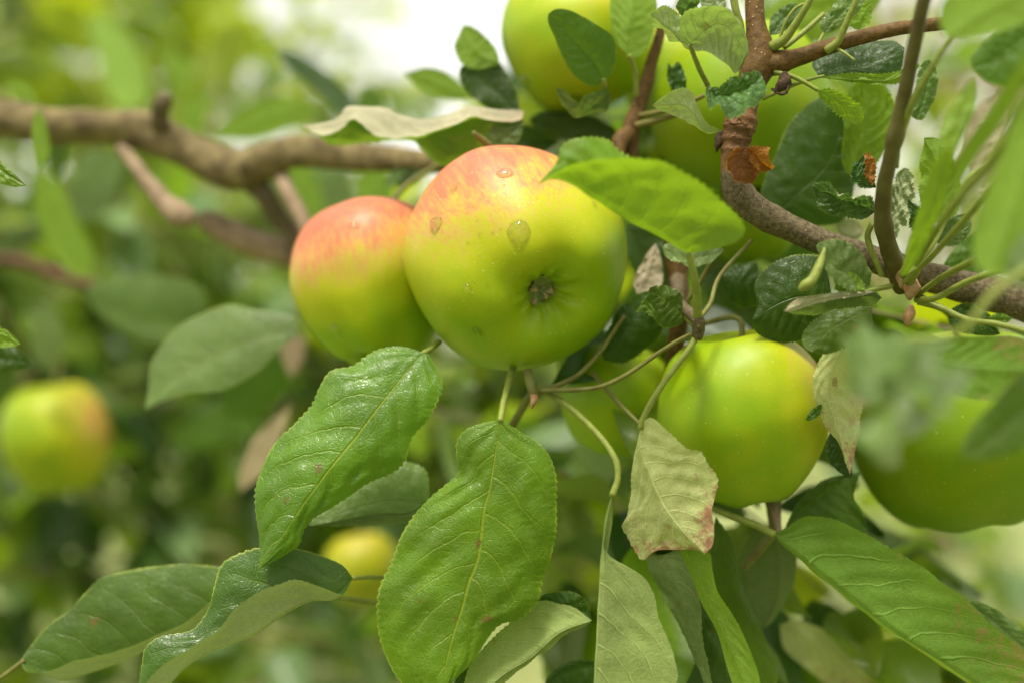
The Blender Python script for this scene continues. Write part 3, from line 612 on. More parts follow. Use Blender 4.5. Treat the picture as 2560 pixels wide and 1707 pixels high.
# pale hanging underside leaf
leaf(spur, 'pale', [(1601, 1072), (1597, 1110), (1610, 1150), (1627, 1189), (1656, 1258), (1691, 1307), (1725, 1347), (1762, 1384)],
     [(1608, 1052), (1631, 1045), (1671, 1078), (1716, 1119), (1752, 1128), (1770, 1159), (1794, 1195), (1787, 1243), (1779, 1277), (1785, 1317), (1782, 1360)],
     [(1590, 1120), (1582, 1180), (1574, 1240), (1568, 1285), (1553, 1317), (1568, 1345), (1595, 1393), (1612, 1398), (1640, 1375), (1690, 1371), (1735, 1372)],
     d=[-1.6, -1.6, -1.6, -1.7], da=[-.3], db=[.9], face='under', rows=140, half=12, teeth=30, tamp=.4, quilt=.9, wave=.9, camber=.1, nv=6.5, label='pale felted leaf underside with reddish rust marks near its tip',
     pet=[(1601, 1072, -1.6), (1608, 1045, -1.6), (1640, 985, -1.6), (1690, 915, -1.4), (1725, 870, -1.3), (1742, 838, -1.2)], pw=(8, 9), seed=21)
leaf(spur, 'under', [(1531, 1238), (1518, 1300), (1510, 1360), (1501, 1445), (1494, 1568), (1486, 1707), (1482, 1820)],
     [(1530, 1300), (1518, 1398), (1540, 1401), (1568, 1415), (1612, 1445), (1637, 1490), (1647, 1544), (1671, 1598), (1686, 1642), (1691, 1707), (1640, 1790)],
     [(1520, 1260), (1508, 1330), (1498, 1440), (1500, 1568), (1492, 1700)],
     d=[-1.6, -2, -2.4], da=[.5], db=[2.0], face='underA', rows=120, half=11, teeth=30, tamp=.3, quilt=.7, wave=.5, camber=.1, nv=6,
     pet=[(1531, 1238, -1.6), (1545, 1190, -1), (1535, 1140, -.2), (1490, 1080, .4), (1420, 1015, 1), (1340, 965, 1.6)], pw=(9, 8), label='long grey-green leaf underside with stout midrib hanging at the bottom', seed=31)
leaf(spur, 'olive', [(1660, 1385), (1690, 1450), (1712, 1520), (1728, 1600), (1760, 1700), (1790, 1800)],
     [(1617, 1396), (1646, 1470), (1681, 1529), (1706, 1593), (1745, 1667), (1770, 1740)], [(1706, 1376), (1740, 1445), (1752, 1519), (1752, 1593), (1770, 1657), (1790, 1740)],
     d=[1.2, .6, 0], da=.5, db=-.3, face='under', **K)
leaf(spur, 'dark', [(1770, 1440), (1785, 1530), (1800, 1620), (1825, 1760)], [(1750, 1480), (1752, 1560), (1765, 1660), (1790, 1740)], [(1785, 1500), (1815, 1600), (1835, 1700)], d=1.0, da=0, db=.5, face='top', **K)
leaf(spur, 'lime', [(1716, 1372), (1750, 1440), (1775, 1500), (1815, 1590), (1845, 1660), (1880, 1760)],
     [(1700, 1376), (1735, 1450), (1755, 1512), (1789, 1570), (1804, 1618), (1824, 1692), (1850, 1750)], [(1770, 1376), (1782, 1425), (1794, 1480), (1829, 1534), (1863, 1598), (1886, 1652), (1900, 1712)],
     d=[-.8, -1, -1.4], da=.5, db=-.4, face='under', rows=110, half=9, teeth=40, tamp=.4, quilt=.4, wave=.4, label='narrow lime leaf blade hanging below the pale leaf')
leaf(spur, 'mid', [(1790, 1290), (1815, 1400), (1845, 1500), (1885, 1600), (1930, 1740)],
     [(1780, 1340), (1785, 1440), (1800, 1540), (1840, 1640), (1880, 1730)], [(1829, 1352), (1852, 1445), (1885, 1540), (1923, 1618), (1945, 1682)], d=[2.2, 2.4, 2.6], da=.6, db=.2, face='top', **K)
# dark leaves just behind and beside the big apple
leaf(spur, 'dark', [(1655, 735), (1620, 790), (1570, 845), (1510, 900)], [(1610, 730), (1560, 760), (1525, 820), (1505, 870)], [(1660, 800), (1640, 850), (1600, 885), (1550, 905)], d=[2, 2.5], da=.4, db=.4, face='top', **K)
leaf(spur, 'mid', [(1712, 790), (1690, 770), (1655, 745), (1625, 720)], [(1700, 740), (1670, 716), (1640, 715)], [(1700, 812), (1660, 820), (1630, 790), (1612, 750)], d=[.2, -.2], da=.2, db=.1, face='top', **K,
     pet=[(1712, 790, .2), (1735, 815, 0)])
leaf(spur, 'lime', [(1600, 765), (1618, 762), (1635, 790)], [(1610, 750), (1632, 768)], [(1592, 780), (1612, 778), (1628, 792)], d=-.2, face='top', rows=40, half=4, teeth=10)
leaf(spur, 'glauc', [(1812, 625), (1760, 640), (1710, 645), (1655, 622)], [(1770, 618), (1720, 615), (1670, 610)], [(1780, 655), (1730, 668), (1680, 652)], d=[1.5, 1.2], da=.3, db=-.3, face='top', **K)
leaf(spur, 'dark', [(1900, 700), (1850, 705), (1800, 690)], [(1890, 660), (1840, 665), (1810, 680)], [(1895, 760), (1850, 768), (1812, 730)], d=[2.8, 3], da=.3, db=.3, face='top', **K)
leaf(spur, 'beige', [(1590, 735), (1615, 690), (1640, 608)], [(1585, 700), (1615, 640)], [(1640, 735), (1658, 690), (1650, 640)], d=[3, 3.2], face='under', **K)
leaf(spur, 'under', [(1700, 770), (1650, 720), (1600, 640), (1570, 560)], [(1640, 760), (1590, 690), (1560, 600)], [(1720, 720), (1680, 640), (1620, 570)], d=[5, 5.5], face='top', **K)
for q in [[(1744, 830, -1.2, 7), (1700, 850, -.5, 6), (1650, 880, 0, 6), (1560, 940, .5, 6), (1480, 970, .8, 6), (1350, 975, 1, 7)],
          [(1560, 790, 2, 6), (1520, 850, 1.8, 6), (1500, 880, 1.6, 6), (1440, 940, 1.3, 7), (1350, 980, 1.2, 7)],
          [(1700, 780, 3, 6), (1760, 690, 2.6, 7), (1800, 620, 2, 6)],
          [(1744, 800, -1.2, 7), (1775, 760, -.6, 6), (1800, 690, .2, 6), (1880, 600, .6, 5)],
          [(1480, 930, 2.5, 6), (1540, 1000, 2, 6), (1600, 1060, 1.5, 5)],
          [(1600, 290, 3.6, 7), (1690, 270, 2.6, 6), (1760, 240, 2, 6)],
          [(1590, 315, 3.6, 9), (1680, 290, 3, 8), (1740, 260, 2.6, 8)]]:
    tube('petiole', q, PETB, spur, nr=7)
tube('bract', [(1330, 985, .8, 7), (1335, 1000, .6, 10), (1328, 1020, .5, 3)], BUD, spur, nr=8, rough=.2)
tube('stub', [(1318, 925, 1.2, 11), (1325, 955, 1, 13), (1334, 985, .8, 11)], PETB, spur, nr=8, rough=.1)

# leaves round the upper apples
leaf(spur, 'mid', [(1508, 197), (1490, 165), (1474, 143), (1423, 88), (1395, 55), (1371, 35)],
     [(1490, 216), (1457, 206), (1426, 179), (1403, 136), (1384, 88), (1370, 55)], [(1520, 196), (1535, 170), (1540, 136), (1535, 95), (1498, 66), (1457, 42), (1420, 25), (1389, 24)],
     d=[2.2, 1.8, 1.6], da=.3, db=-.3, face='top', rows=110, half=9, teeth=36, tamp=.3, quilt=.3, wave=.4, label='smooth dark green leaf in front of the topmost apple', pet=[(1508, 197, 2.2), (1512, 220, 2.4), (1505, 240, 3)], pw=(6, 7))
leaf(spur, 'lime', [(1573, 138), (1568, 90), (1575, 40), (1590, -50)], [(1545, 110), (1528, 60), (1525, 0), (1540, -40)], [(1600, 140), (1628, 100), (1642, 40), (1640, -10), (1620, -50)], d=[3, 3, 3.4], da=.3, db=.3, face='under', rows=90, half=8, teeth=28,
     pet=[(1573, 138, 3), (1588, 180, 3.3), (1592, 240, 3.6)])
leaf(spur, 'lime', [(1250, 160), (1205, 140), (1175, 110), (1158, 64)], [(1240, 125), (1215, 95), (1180, 68)], [(1210, 170), (1160, 165), (1138, 125), (1145, 90)], d=[5.5, 6], face='under', **K)
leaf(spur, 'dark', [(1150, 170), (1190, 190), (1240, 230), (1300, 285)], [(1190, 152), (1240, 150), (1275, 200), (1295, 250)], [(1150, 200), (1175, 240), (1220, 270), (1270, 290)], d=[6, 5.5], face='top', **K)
leaf(spur, 'olive', [(1528, 235), (1490, 262), (1445, 290), (1415, 250), (1390, 218)], [(1515, 228), (1490, 232), (1462, 240), (1440, 262), (1415, 232)], [(1520, 275), (1490, 283), (1450, 295), (1425, 285), (1400, 262)], d=[2.5, 2.2], da=-.5, db=.4, face='top', **K, label='small curled leaf under the smooth dark one')
leaf(spur, 'glauc', [(1310, 300), (1290, 325), (1262, 345), (1225, 372)], [(1270, 305), (1235, 310), (1215, 345)], [(1305, 330), (1290, 360), (1255, 378)], d=[4.2, 4], face='top', **K)
tube('petiole', [(1225, 365, 3.6, 10), (1205, 350, 3.4, 9), (1183, 332, 3.2, 6)], PETB, spur, nr=8)
# long curled leaf with cream felted underside
leaf(spur, 'cream', [(754, 311), (789, 313), (834, 303), (853, 286), (870, 268), (926, 271), (968, 278), (998, 293), (1042, 299), (1102, 292), (1146, 277), (1176, 268), (1236, 274), (1310, 278)],
     [(801, 338), (849, 328), (885, 298), (938, 327), (983, 342), (1042, 350), (1081, 339), (1117, 315), (1176, 283), (1251, 303), (1300, 300)],
     [(801, 348), (825, 364), (860, 364), (908, 358), (980, 354), (1042, 357), (1057, 376), (1087, 403), (1123, 412), (1170, 402), (1206, 372), (1255, 325)],
     d=[5.2, 5, 4.6, 4.4], da=[-1.2], db=[1.0], face='underA', rows=150, half=10, teeth=30, tamp=.5, quilt=1.1, wave=1.6, camber=.3, label='long curled leaf showing a cream felted underside')
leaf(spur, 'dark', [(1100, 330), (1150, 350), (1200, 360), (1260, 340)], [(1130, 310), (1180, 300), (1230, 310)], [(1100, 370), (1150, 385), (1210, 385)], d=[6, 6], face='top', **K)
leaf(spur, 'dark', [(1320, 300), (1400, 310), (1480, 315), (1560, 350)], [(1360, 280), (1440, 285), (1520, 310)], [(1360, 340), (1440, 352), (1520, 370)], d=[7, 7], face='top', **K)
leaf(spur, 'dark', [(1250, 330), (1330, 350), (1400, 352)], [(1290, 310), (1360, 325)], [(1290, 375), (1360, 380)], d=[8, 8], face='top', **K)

# leaves of the main branch, upper right
leaf(br, 'puck', [(1732, 128), (1700, 100), (1668, 70), (1630, 40), (1632, 34)],
     [(1690, 108), (1660, 85), (1635, 60)], [(1740, 90), (1720, 60), (1690, 30), (1660, 14), (1640, 25)], d=[-.5, -1], da=.5, db=-.2, face='under', **K)
leaf(br, 'puck', [(1725, 112), (1760, 80), (1800, 60), (1838, 90), (1858, 150), (1845, 180)],
     [(1700, 90), (1705, 40), (1740, 18), (1785, 14), (1830, 40), (1855, 80), (1862, 130)], [(1740, 128), (1770, 130), (1800, 150), (1822, 165), (1836, 184)], d=[-1, -2, -1.4], da=-.8, db=.2, face='under', rows=120, half=10, teeth=26, tamp=.6, quilt=1.0, wave=1.4, camber=.3, label='puckered pale green leaf left of the upright stem', pet=[(1725, 112, -1), (1745, 165, -.6), (1770, 215, 0)])
leaf(br, 'crinkle', [(1690, 15), (1710, 22), (1730, 10), (1745, 25)], [(1700, 0), (1725, -8), (1745, 5)], [(1695, 32), (1715, 42), (1738, 35)], d=-.6, da=-.4, db=.2, face='top', rows=60, half=6, teeth=12, tamp=.6, wave=1.5)
leaf(br, 'crinkle', [(1770, 215), (1800, 235), (1835, 232), (1870, 215), (1895, 195), (1900, 180)],
     [(1765, 235), (1775, 275), (1795, 262), (1820, 285), (1860, 280), (1885, 262), (1912, 240), (1914, 205)], [(1780, 222), (1800, 220), (1820, 210), (1850, 195), (1875, 178), (1888, 176)],
     d=[-1.2, -1.6, -1.8, -1.4], da=[.2, -.8, .3], db=-.4, face='top', rows=130, half=9, teeth=22, tamp=.7, quilt=.9, wave=2.0, camber=.25, label='small crumpled dark leaf across the upright stem')
leaf(br, 'puck', [(1802, 327), (1760, 325), (1738, 290), (1715, 265), (1680, 262), (1630, 265)],
     [(1770, 310), (1748, 280), (1735, 245), (1715, 222), (1690, 224), (1660, 240)], [(1780, 332), (1740, 318), (1712, 300), (1690, 290), (1660, 278)], d=[-.4, -.6, .4], da=-.3, db=.5, face='under', rows=90, half=8, teeth=26, tamp=.5, wave=.8, label='pale hooded leaf left of the ringed spur')
leaf(br, 'dark', [(1700, 240), (1690, 200), (1680, 170)], [(1680, 230), (1668, 195), (1670, 160)], [(1715, 220), (1710, 180), (1695, 155)], d=2.5, face='top', **K)
leaf(br, 'dark', [(2045, 190), (2100, 175), (2170, 160), (2262, 120)], [(2030, 160), (2060, 130), (2150, 112), (2225, 102)], [(2060, 196), (2130, 198), (2200, 200), (2250, 180)], d=[.6, .6, .6], da=.6, db=-.2, face='top', rows=110, half=9, teeth=24, tamp=.5, quilt=.5, wave=.5)
leaf(br, 'lime', [(2056, 192), (2100, 198), (2170, 202), (2230, 200), (2300, 165)], [(2080, 188), (2130, 184), (2200, 186), (2250, 176), (2290, 158)], [(2080, 202), (2130, 206), (2200, 212), (2260, 205)], d=[0, -.4, -.8], face='under', rows=110, half=6, teeth=22, tamp=.7, wave=.8, label='scalloped lime leaf edge below the side twig')
leaf(br, 'dark', [(1955, 524), (2000, 480), (2045, 440), (2085, 380), (2120, 250)],
     [(1905, 500), (1914, 441), (1939, 388), (1967, 318), (2005, 275), (2045, 245), (2090, 235)], [(2010, 560), (2078, 563), (2115, 540), (2140, 450), (2150, 350)], d=[3.4, 3.2, 3], da=.4, db=.4, face='top', rows=110, half=10, teeth=30, quilt=.7, label='broad dark leaf behind the ringed spur')
leaf(br, 'lime', [(2120, 440), (2150, 360), (2165, 290), (2170, 205)], [(2105, 400), (2110, 320), (2115, 240), (2140, 210)], [(2180, 420), (2225, 350), (2240, 270), (2210, 215)], d=[2.6, 2.2, 2], face='under', rows=110, half=10, teeth=30, quilt=1.2, wave=1.0)
leaf(br, 'lime', [(2045, 228), (2085, 250), (2120, 275), (2152, 308)], [(2070, 222), (2110, 235), (2145, 262), (2160, 290)], [(2050, 245), (2080, 275), (2110, 300), (2135, 310)], d=[-.6, -.8, -.8], da=-.3, db=.2, face='under', rows=80, half=8, teeth=14, tamp=1.0, quilt=.4, wave=.6, label='small scalloped yellow-green leaf under the fork')
# leaves standing above the fork
leaf(br, 'glauc', [(1925, 88), (1950, 55), (1985, 25), (2012, 12)], [(1922, 70), (1935, 35), (1970, 12)], [(1950, 85), (1985, 60), (2005, 30)], d=[.6, .8], face='top', **K)
leaf(br, 'glauc', [(2058, 85), (2085, 50), (2120, 15), (2160, -30)], [(2050, 60), (2075, 25), (2105, -10), (2140, -35)], [(2080, 78), (2110, 62), (2145, 30), (2170, -10)], d=[.2, 0], face='top', **K, pet=[(2058, 85, .2), (2045, 110, 0)], pw=(4, 4))
leaf(br, 'lime', [(2120, 65), (2150, 50), (2175, 5)], [(2115, 45), (2140, 20)], [(2145, 75), (2170, 62), (2182, 30)], d=1.2, face='under', **K)
leaf(br, 'glauc', [(1812, 40), (1790, 10), (1760, -40)], [(1770, 40), (1750, 0)], [(1815, 10), (1800, -30)], d=.8, face='under', **K)
leaf(br, 'lime', [(1900, 60), (2000, 30), (2100, 10), (2220, -30)], [(1960, -10), (2100, -40)], [(1980, 110), (2100, 80), (2180, 30)], d=[7, 8], face='top', **K)
# curled dry orange leaf
leaf(br, 'dry', [(1862, 372), (1850, 395), (1862, 425), (1880, 460)], [(1835, 372), (1822, 400), (1828, 435), (1850, 458)], [(1885, 370), (1905, 400), (1900, 430), (1888, 452)], d=[-.6, -1.0, -.8], da=-.6, db=-.2, face='under', rows=80, half=8, teeth=14, tamp=.6, quilt=1.0, wave=2.0, camber=.4, label='curled dry orange-brown leaf clinging to the ringed spur')
leaf(br, 'dry', [(1866, 372), (1890, 390), (1905, 408), (1930, 425)], [(1885, 365), (1920, 370), (1925, 395), (1937, 415)], [(1870, 395), (1885, 415), (1905, 432)], d=[-.8, -1.4, -1.2], da=-.4, db=0, face='top', rows=70, half=7, teeth=12, tamp=.6, quilt=.8, wave=1.6, camber=.3)
# crinkled silvery leaves left of the shoot
leaf(br, 'crinkle', [(2190, 530), (2150, 515), (2110, 500), (2070, 485), (2028, 465)], [(2180, 500), (2150, 482), (2110, 490), (2080, 462), (2045, 456)], [(2160, 545), (2110, 545), (2060, 530), (2040, 500)], d=[-1, -1.2, -1], da=-.5, db=.2, face='top', rows=130, half=10, teeth=26, tamp=.8, quilt=1.3, wave=2.4, label='silvery crinkled leaf beside the upright shoot')
leaf(br, 'crinkle', [(2190, 470), (2165, 455), (2140, 440), (2150, 400)], [(2180, 440), (2170, 400), (2160, 385)], [(2160, 470), (2130, 455), (2128, 415)], d=[-.6, -.6], face='top', rows=90, half=8, teeth=18, tamp=.7, quilt=1.2, wave=2.2)
leaf(br, 'dry', [(2168, 380), (2175, 410), (2172, 440), (2180, 465)], [(2160, 395), (2165, 440)], [(2185, 400), (2190, 440)], d=-.9, face='top', rows=50, half=4, teeth=9, tamp=.6, wave=2)
leaf(br, 'crinkle', [(2225, 600), (2235, 550), (2250, 500), (2262, 420)], [(2215, 570), (2222, 510), (2240, 440)], [(2250, 590), (2278, 530), (2284, 460), (2272, 425)], d=[.4, .2], da=.2, db=-.4, face='under', rows=120, half=9, teeth=24, tamp=.9, quilt=1.4, wave=2.6)
leaf(br, 'crinkle', [(2340, 590), (2310, 570), (2290, 530), (2270, 500)], [(2330, 560), (2300, 520)], [(2310, 600), (2280, 570)], d=[-.4, -.4], face='top', rows=90, half=7, teeth=20, tamp=.8, quilt=1.2, wave=2.2)
leaf(br, 'beige', [(2245, 560), (2262, 520), (2268, 470), (2255, 420)], [(2240, 530), (2245, 470)], [(2275, 530), (2288, 480), (2272, 430)], d=[.8, .8], face='under', **K)
leaf(br, 'lime', [(2330, 560), (2345, 500), (2350, 430), (2310, 345)], [(2305, 520), (2300, 440), (2308, 370)], [(2380, 545), (2403, 500), (2395, 430), (2370, 370), (2345, 345)], d=[-.6, -.8, -.6], da=.5, db=.2, face='under', rows=120, half=9, teeth=30, tamp=.8, quilt=.6, wave=1.0, label='serrated upright leaf right of the shoot')
leaf(br, 'glauc', [(2330, 600), (2370, 590), (2410, 570), (2420, 535)], [(2345, 570), (2380, 545), (2410, 535)], [(2360, 615), (2400, 610), (2430, 570)], d=[0, 0], face='top', **K)
leaf(br, 'mid', [(2360, 700), (2420, 640), (2470, 600), (2520, 560)], [(2360, 660), (2410, 600), (2480, 560)], [(2420, 700), (2480, 660), (2520, 610)], d=[2.5, 3], face='top', **K)
leaf(br, 'glauc', [(2290, 300), (2310, 240), (2320, 190), (2325, 150)], [(2275, 280), (2290, 210), (2305, 160)], [(2310, 295), (2340, 240), (2342, 180)], d=[-1.6, -2], face='top', **K)
leaf(br, 'beige', [(2500, 240), (2470, 300), (2440, 360), (2420, 430)], [(2450, 260), (2415, 330), (2410, 390)], [(2520, 290), (2500, 350), (2460, 410)], d=[7, 7], face='under', **K)
leaf(br, 'cream', [(2440, 475), (2470, 480), (2500, 470)], [(2450, 465), (2480, 462)], [(2450, 500), (2485, 500)], d=[5, 5], face='under', rows=50, half=5)
leaf(br, 'cream', [(2090, 560), (2110, 585), (2140, 590), (2160, 575)], [(2105, 545), (2140, 550)], [(2100, 590), (2140, 605)], d=[4, 4], face='under', rows=50, half=5)
leaf(br, 'lime', [(2340, 420), (2380, 360), (2400, 300), (2440, 200)], [(2340, 370), (2370, 290), (2420, 210)], [(2370, 410), (2410, 340), (2440, 260)], d=[8, 9], face='top', **K)
# cluster of leaves below the branch
leaf(br, 'dark', [(2080, 742), (2030, 740), (1982, 745), (1935, 765), (1880, 800)], [(2070, 690), (2050, 646), (2014, 637), (1978, 641), (1933, 659), (1897, 691), (1886, 722), (1893, 767)],
     [(2070, 790), (2030, 840), (1969, 857), (1928, 850), (1892, 832)], d=[-.2, -.4, -.4], da=.5, db=.5, face='top', rows=130, half=11, teeth=34, tamp=.5, quilt=.7, wave=.5, label='dark serrated leaf above the right-hand apple', pet=[(2080, 742, -.2), (2160, 730, -.3), (2230, 715, -.4)])
leaf(br, 'glauc', [(2175, 715), (2130, 690), (2085, 665), (2040, 615)], [(2170, 670), (2140, 620), (2090, 600), (2055, 605)], [(2150, 735), (2110, 720), (2080, 700), (2055, 660)], d=[-1.4, -2.2, -2.6], da=.4, db=-.4, face='top', **K)
leaf(br, 'lime', [(2165, 725), (2120, 728), (2085, 722)], [(2150, 695), (2120, 680), (2095, 700)], [(2140, 735), (2110, 735)], d=-2, face='under', rows=50, half=5)
tube('petiole', [(1998, 726, -3, 5), (2012, 716, -3, 15), (2032, 698, -3, 13), (2050, 660, -2.8, 11), (2062, 620, -2.6, 3)], PET, br, nr=9)  # curled yellow leaf edge, modelled as a tapered tube
leaf(br, 'olive', [(2205, 745), (2130, 750), (2060, 765), (1960, 775)], [(2180, 728), (2110, 735), (2040, 742), (1985, 752)], [(2180, 765), (2110, 775), (2040, 785), (1990, 785)], d=[-1.4, -2, -2.6], da=-.2, db=.6, face='topB', rows=90, half=6, teeth=24, wave=.8)
leaf(br, 'cream', [(2190, 730), (2110, 738), (2040, 748), (1960, 778)], [(2150, 726), (2090, 732), (2020, 742), (1985, 752)], [(2150, 740), (2090, 748), (2020, 765), (1980, 778)], d=[-1.8, -2.4, -3], face='under', rows=70, half=4, teeth=24, wave=.6)
leaf(br, 'mid', [(2180, 770), (2120, 800), (2070, 830), (2030, 880)], [(2120, 770), (2060, 785), (2010, 830), (2010, 865)], [(2180, 820), (2130, 860), (2070, 885)], d=[-2.2, -2.8], da=.2, db=.2, face='top', **K)
leaf(br, 'pale', [(2130, 850), (2090, 900), (2070, 980), (2090, 1060), (2124, 1188)], [(2100, 855), (2059, 884), (2036, 934), (2036, 993), (2063, 1060), (2095, 1105), (2112, 1150)], [(2170, 880), (2160, 980), (2150, 1060), (2140, 1130)], d=[-1.2, -1, -.6], da=.3, db=.6, face='under', rows=120, half=10, teeth=34, tamp=.5, quilt=.8, wave=.8, label='mottled leaf underside against the right side of the lone apple')
leaf(br, 'dark', [(2075, 1080), (2095, 1120), (2126, 1195)], [(2066, 1110), (2070, 1150), (2100, 1180)], [(2110, 1090), (2125, 1140), (2130, 1180)], d=[.2, .1], face='top', **K)
leaf(br, 'mid', [(2015, 1050), (2040, 1030), (2055, 1010)], [(2020, 1035), (2040, 1015)], [(2028, 1050), (2050, 1035)], d=-.8, face='top', rows=50, half=5, teeth=8)
leaf(br, 'dark', [(2370, 800), (2420, 790), (2460, 810), (2500, 835)], [(2375, 775), (2420, 758), (2470, 785)], [(2390, 825), (2440, 838), (2480, 840)], d=[.8, .8], face='top', **K)
leaf(br, 'lime', [(2470, 795), (2500, 800), (2530, 798)], [(2490, 785), (2515, 787)], [(2490, 812), (2515, 808)], d=.6, face='top', rows=50, half=5)

# ------------------------------------------------------------------ shoot below the right-hand apple
low = empty('lower_shoot', P(1945, 1250, 3), 'leafy shoot below the lone apple with large drooping leaves', 'shoot')
tube('twig_wood', [(1925, 1220, 3.4, 22), (1935, 1280, 3, 18), (1930, 1330, 2.6, 14), (1860, 1420, 3, 9)], PETB, low, nr=9)
tube('petiole', [(1928, 1245, 2.4, 12), (1940, 1290, 2, 10), (1948, 1330, 1.6, 8)], BEIGE, low, nr=8)
leaf(low, 'rusty', [(1937, 1335), (2006, 1396), (2060, 1440), (2160, 1520), (2258, 1593), (2361, 1657), (2480, 1735), (2640, 1840)],
     [(1967, 1317), (2016, 1290), (2085, 1297), (2130, 1317), (2169, 1337), (2228, 1371), (2312, 1420), (2361, 1460), (2420, 1499), (2460, 1544), (2494, 1573), (2560, 1623), (2640, 1690), (2680, 1780)],
     [(1960, 1365), (2020, 1415), (2100, 1482), (2200, 1560), (2320, 1640), (2450, 1725)], d=[.8, .2, -.4, -1.2], da=[-.5], db=[1.8], face='underA', rows=160, half=13, teeth=50, tamp=.4, quilt=.9, wave=.6, camber=.12, nv=9,
     label='large drooping leaf underside with purplish rust along its edge, lower right', pet=[(1937, 1335, .8), (1880, 1308, 1), (1830, 1290, 1.2), (1770, 1265, 1.6)], pw=(10, 9), seed=41)
leaf(low, 'olive', [(1935, 1350), (1950, 1420), (1940, 1500), (1908, 1571)], [(1885, 1330), (1850, 1400), (1858, 1470), (1880, 1535)], [(1985, 1370), (1990, 1430), (1965, 1500), (1935, 1550)], d=[3.4, 3.8], da=.4, db=.6, face='under', rows=90, half=8)
leaf(low, 'mid', [(1962, 1318), (2010, 1270), (2060, 1230), (2108, 1190), (2150, 1180)], [(1990, 1262), (2030, 1220), (2070, 1195)], [(2040, 1330), (2110, 1340), (2165, 1335), (2157, 1280), (2135, 1240)], d=[2.6, 2.4], face='top', **K)
leaf(low, 'glauc', [(2420, 1510), (2480, 1545), (2530, 1590), (2600, 1650)], [(2440, 1500), (2500, 1530), (2560, 1580)], [(2440, 1560), (2500, 1620), (2560, 1680)], d=[1.6, 1.8], face='top', **K)
leaf(low, 'pale', [(1950, 1560), (2020, 1590), (2100, 1650), (2180, 1740)], [(2000, 1550), (2080, 1585), (2150, 1640)], [(1960, 1620), (2030, 1680), (2110, 1740)], d=[7, 8], face='under', **K)

# ------------------------------------------------------------------ folded leaves lower left
left_sh = empty('bottom_shoot', P(1030, 1560, 3), 'thin twig behind the big glossy leaf carrying two folded leaves at the lower left', 'shoot')
tube('twig_wood', [(1030, 1620, 4.5, 9), (1060, 1500, 4, 9), (1120, 1380, 4.5, 9), (1200, 1200, 5, 10), (1330, 980, 3, 10)], PETB, left_sh, nr=8)
leaf(left_sh, 'fold', [(882, 1444), (840, 1495), (775, 1501), (714, 1532), (636, 1585), (530, 1626), (469, 1662), (424, 1707), (350, 1790)],
     [(857, 1413), (816, 1393), (755, 1373), (700, 1366), (653, 1366), (583, 1389), (551, 1415), (535, 1468), (522, 1517), (490, 1566), (465, 1579), (400, 1591), (363, 1619), (355, 1656), (348, 1710)],
     [(862, 1485), (840, 1483), (790, 1462), (734, 1448), (690, 1460), (653, 1477), (592, 1521), (551, 1566), (490, 1607), (428, 1648), (379, 1693), (345, 1760)],
     d=[.6, -.6, -1.4, -2], da=[.6], db=[-1.4], face='topA', rows=150, half=12, teeth=44, tamp=.5, quilt=.6, wave=.5, camber=.1, label='leaf folded along its midrib, dark above and pale beneath, lower left',
     pet=[(882, 1444, .6), (930, 1442, 1.4), (985, 1450, 2.2), (1060, 1490, 3.8)], pw=(6, 6), seed=51)
leaf(left_sh, 'fold', [(600, 1470), (500, 1560), (420, 1595), (330, 1640), (240, 1675), (150, 1695), (49, 1650)],
     [(580, 1425), (539, 1415), (449, 1409), (347, 1420), (261, 1440), (220, 1473), (175, 1522), (122, 1562), (82, 1607)],
     [(560, 1490), (522, 1509), (490, 1534), (449, 1560), (367, 1595), (286, 1628), (184, 1652), (122, 1675), (70, 1680)], d=[3, 2.6, 2.4, 2.2], da=[.6], db=[-1.0], face='topA', rows=130, half=10, teeth=38, tamp=.6, quilt=.4, wave=.6, camber=.1,
     label='long dark glossy leaf with a light rim, bottom left corner', pet=[(600, 1470, 3), (760, 1480, 3), (900, 1500, 3.2), (1050, 1520, 4)], seed=53)
tube('leaf_tip', [(60, 1650, 2.2, 6), (20, 1680, 2.2, 5), (-10, 1700, 2.2, 3)], PETB, left_sh, nr=6)
leaf(left_sh, 'glauc', [(1075, 1260), (980, 1250), (880, 1270), (770, 1312)], [(1060, 1170), (960, 1150), (860, 1210)], [(1060, 1300), (960, 1310), (860, 1312)], d=[2.6, 2.2, 2], da=.8, db=-.2, face='top', **K)
leaf(left_sh, 'olive', [(1080, 1290), (980, 1290), (880, 1300), (770, 1314)], [(1065, 1250), (1030, 1280), (960, 1282), (870, 1296)], [(1060, 1305), (960, 1312), (860, 1314)], d=[1.8, 1.6, 1.6], face='under', rows=70, half=5)
leaf(left_sh, 'under', [(1480, 1550), (1400, 1580), (1330, 1640), (1240, 1700), (1190, 1780)], [(1440, 1520), (1400, 1508), (1345, 1503), (1270, 1560), (1190, 1640), (1160, 1720)], [(1450, 1570), (1410, 1590), (1372, 1622), (1275, 1690), (1220, 1750)], d=[0, -.4, -.8], da=.6, db=.2, face='under', rows=110, half=10, teeth=34, wave=.8, label='dull olive leaf underside behind the big glossy leaf')
leaf(left_sh, 'dark', [(1480, 1555), (1430, 1530), (1385, 1510), (1345, 1500)], [(1470, 1510), (1443, 1483), (1400, 1478), (1360, 1485)], [(1450, 1560), (1400, 1550), (1360, 1525)], d=[.4, .6], face='top', **K)
leaf(left_sh, 'dark', [(1360, 1720), (1420, 1670), (1490, 1660), (1540, 1700)], [(1370, 1690), (1420, 1655), (1480, 1650)], [(1400, 1740), (1480, 1740)], d=[2, 2], face='top', **K)
leaf(left_sh, 'dark', [(1150, 1760), (1170, 1700), (1200, 1640)], [(1130, 1720), (1160, 1660)], [(1180, 1740), (1200, 1690)], d=[1, 1], face='top', **K)

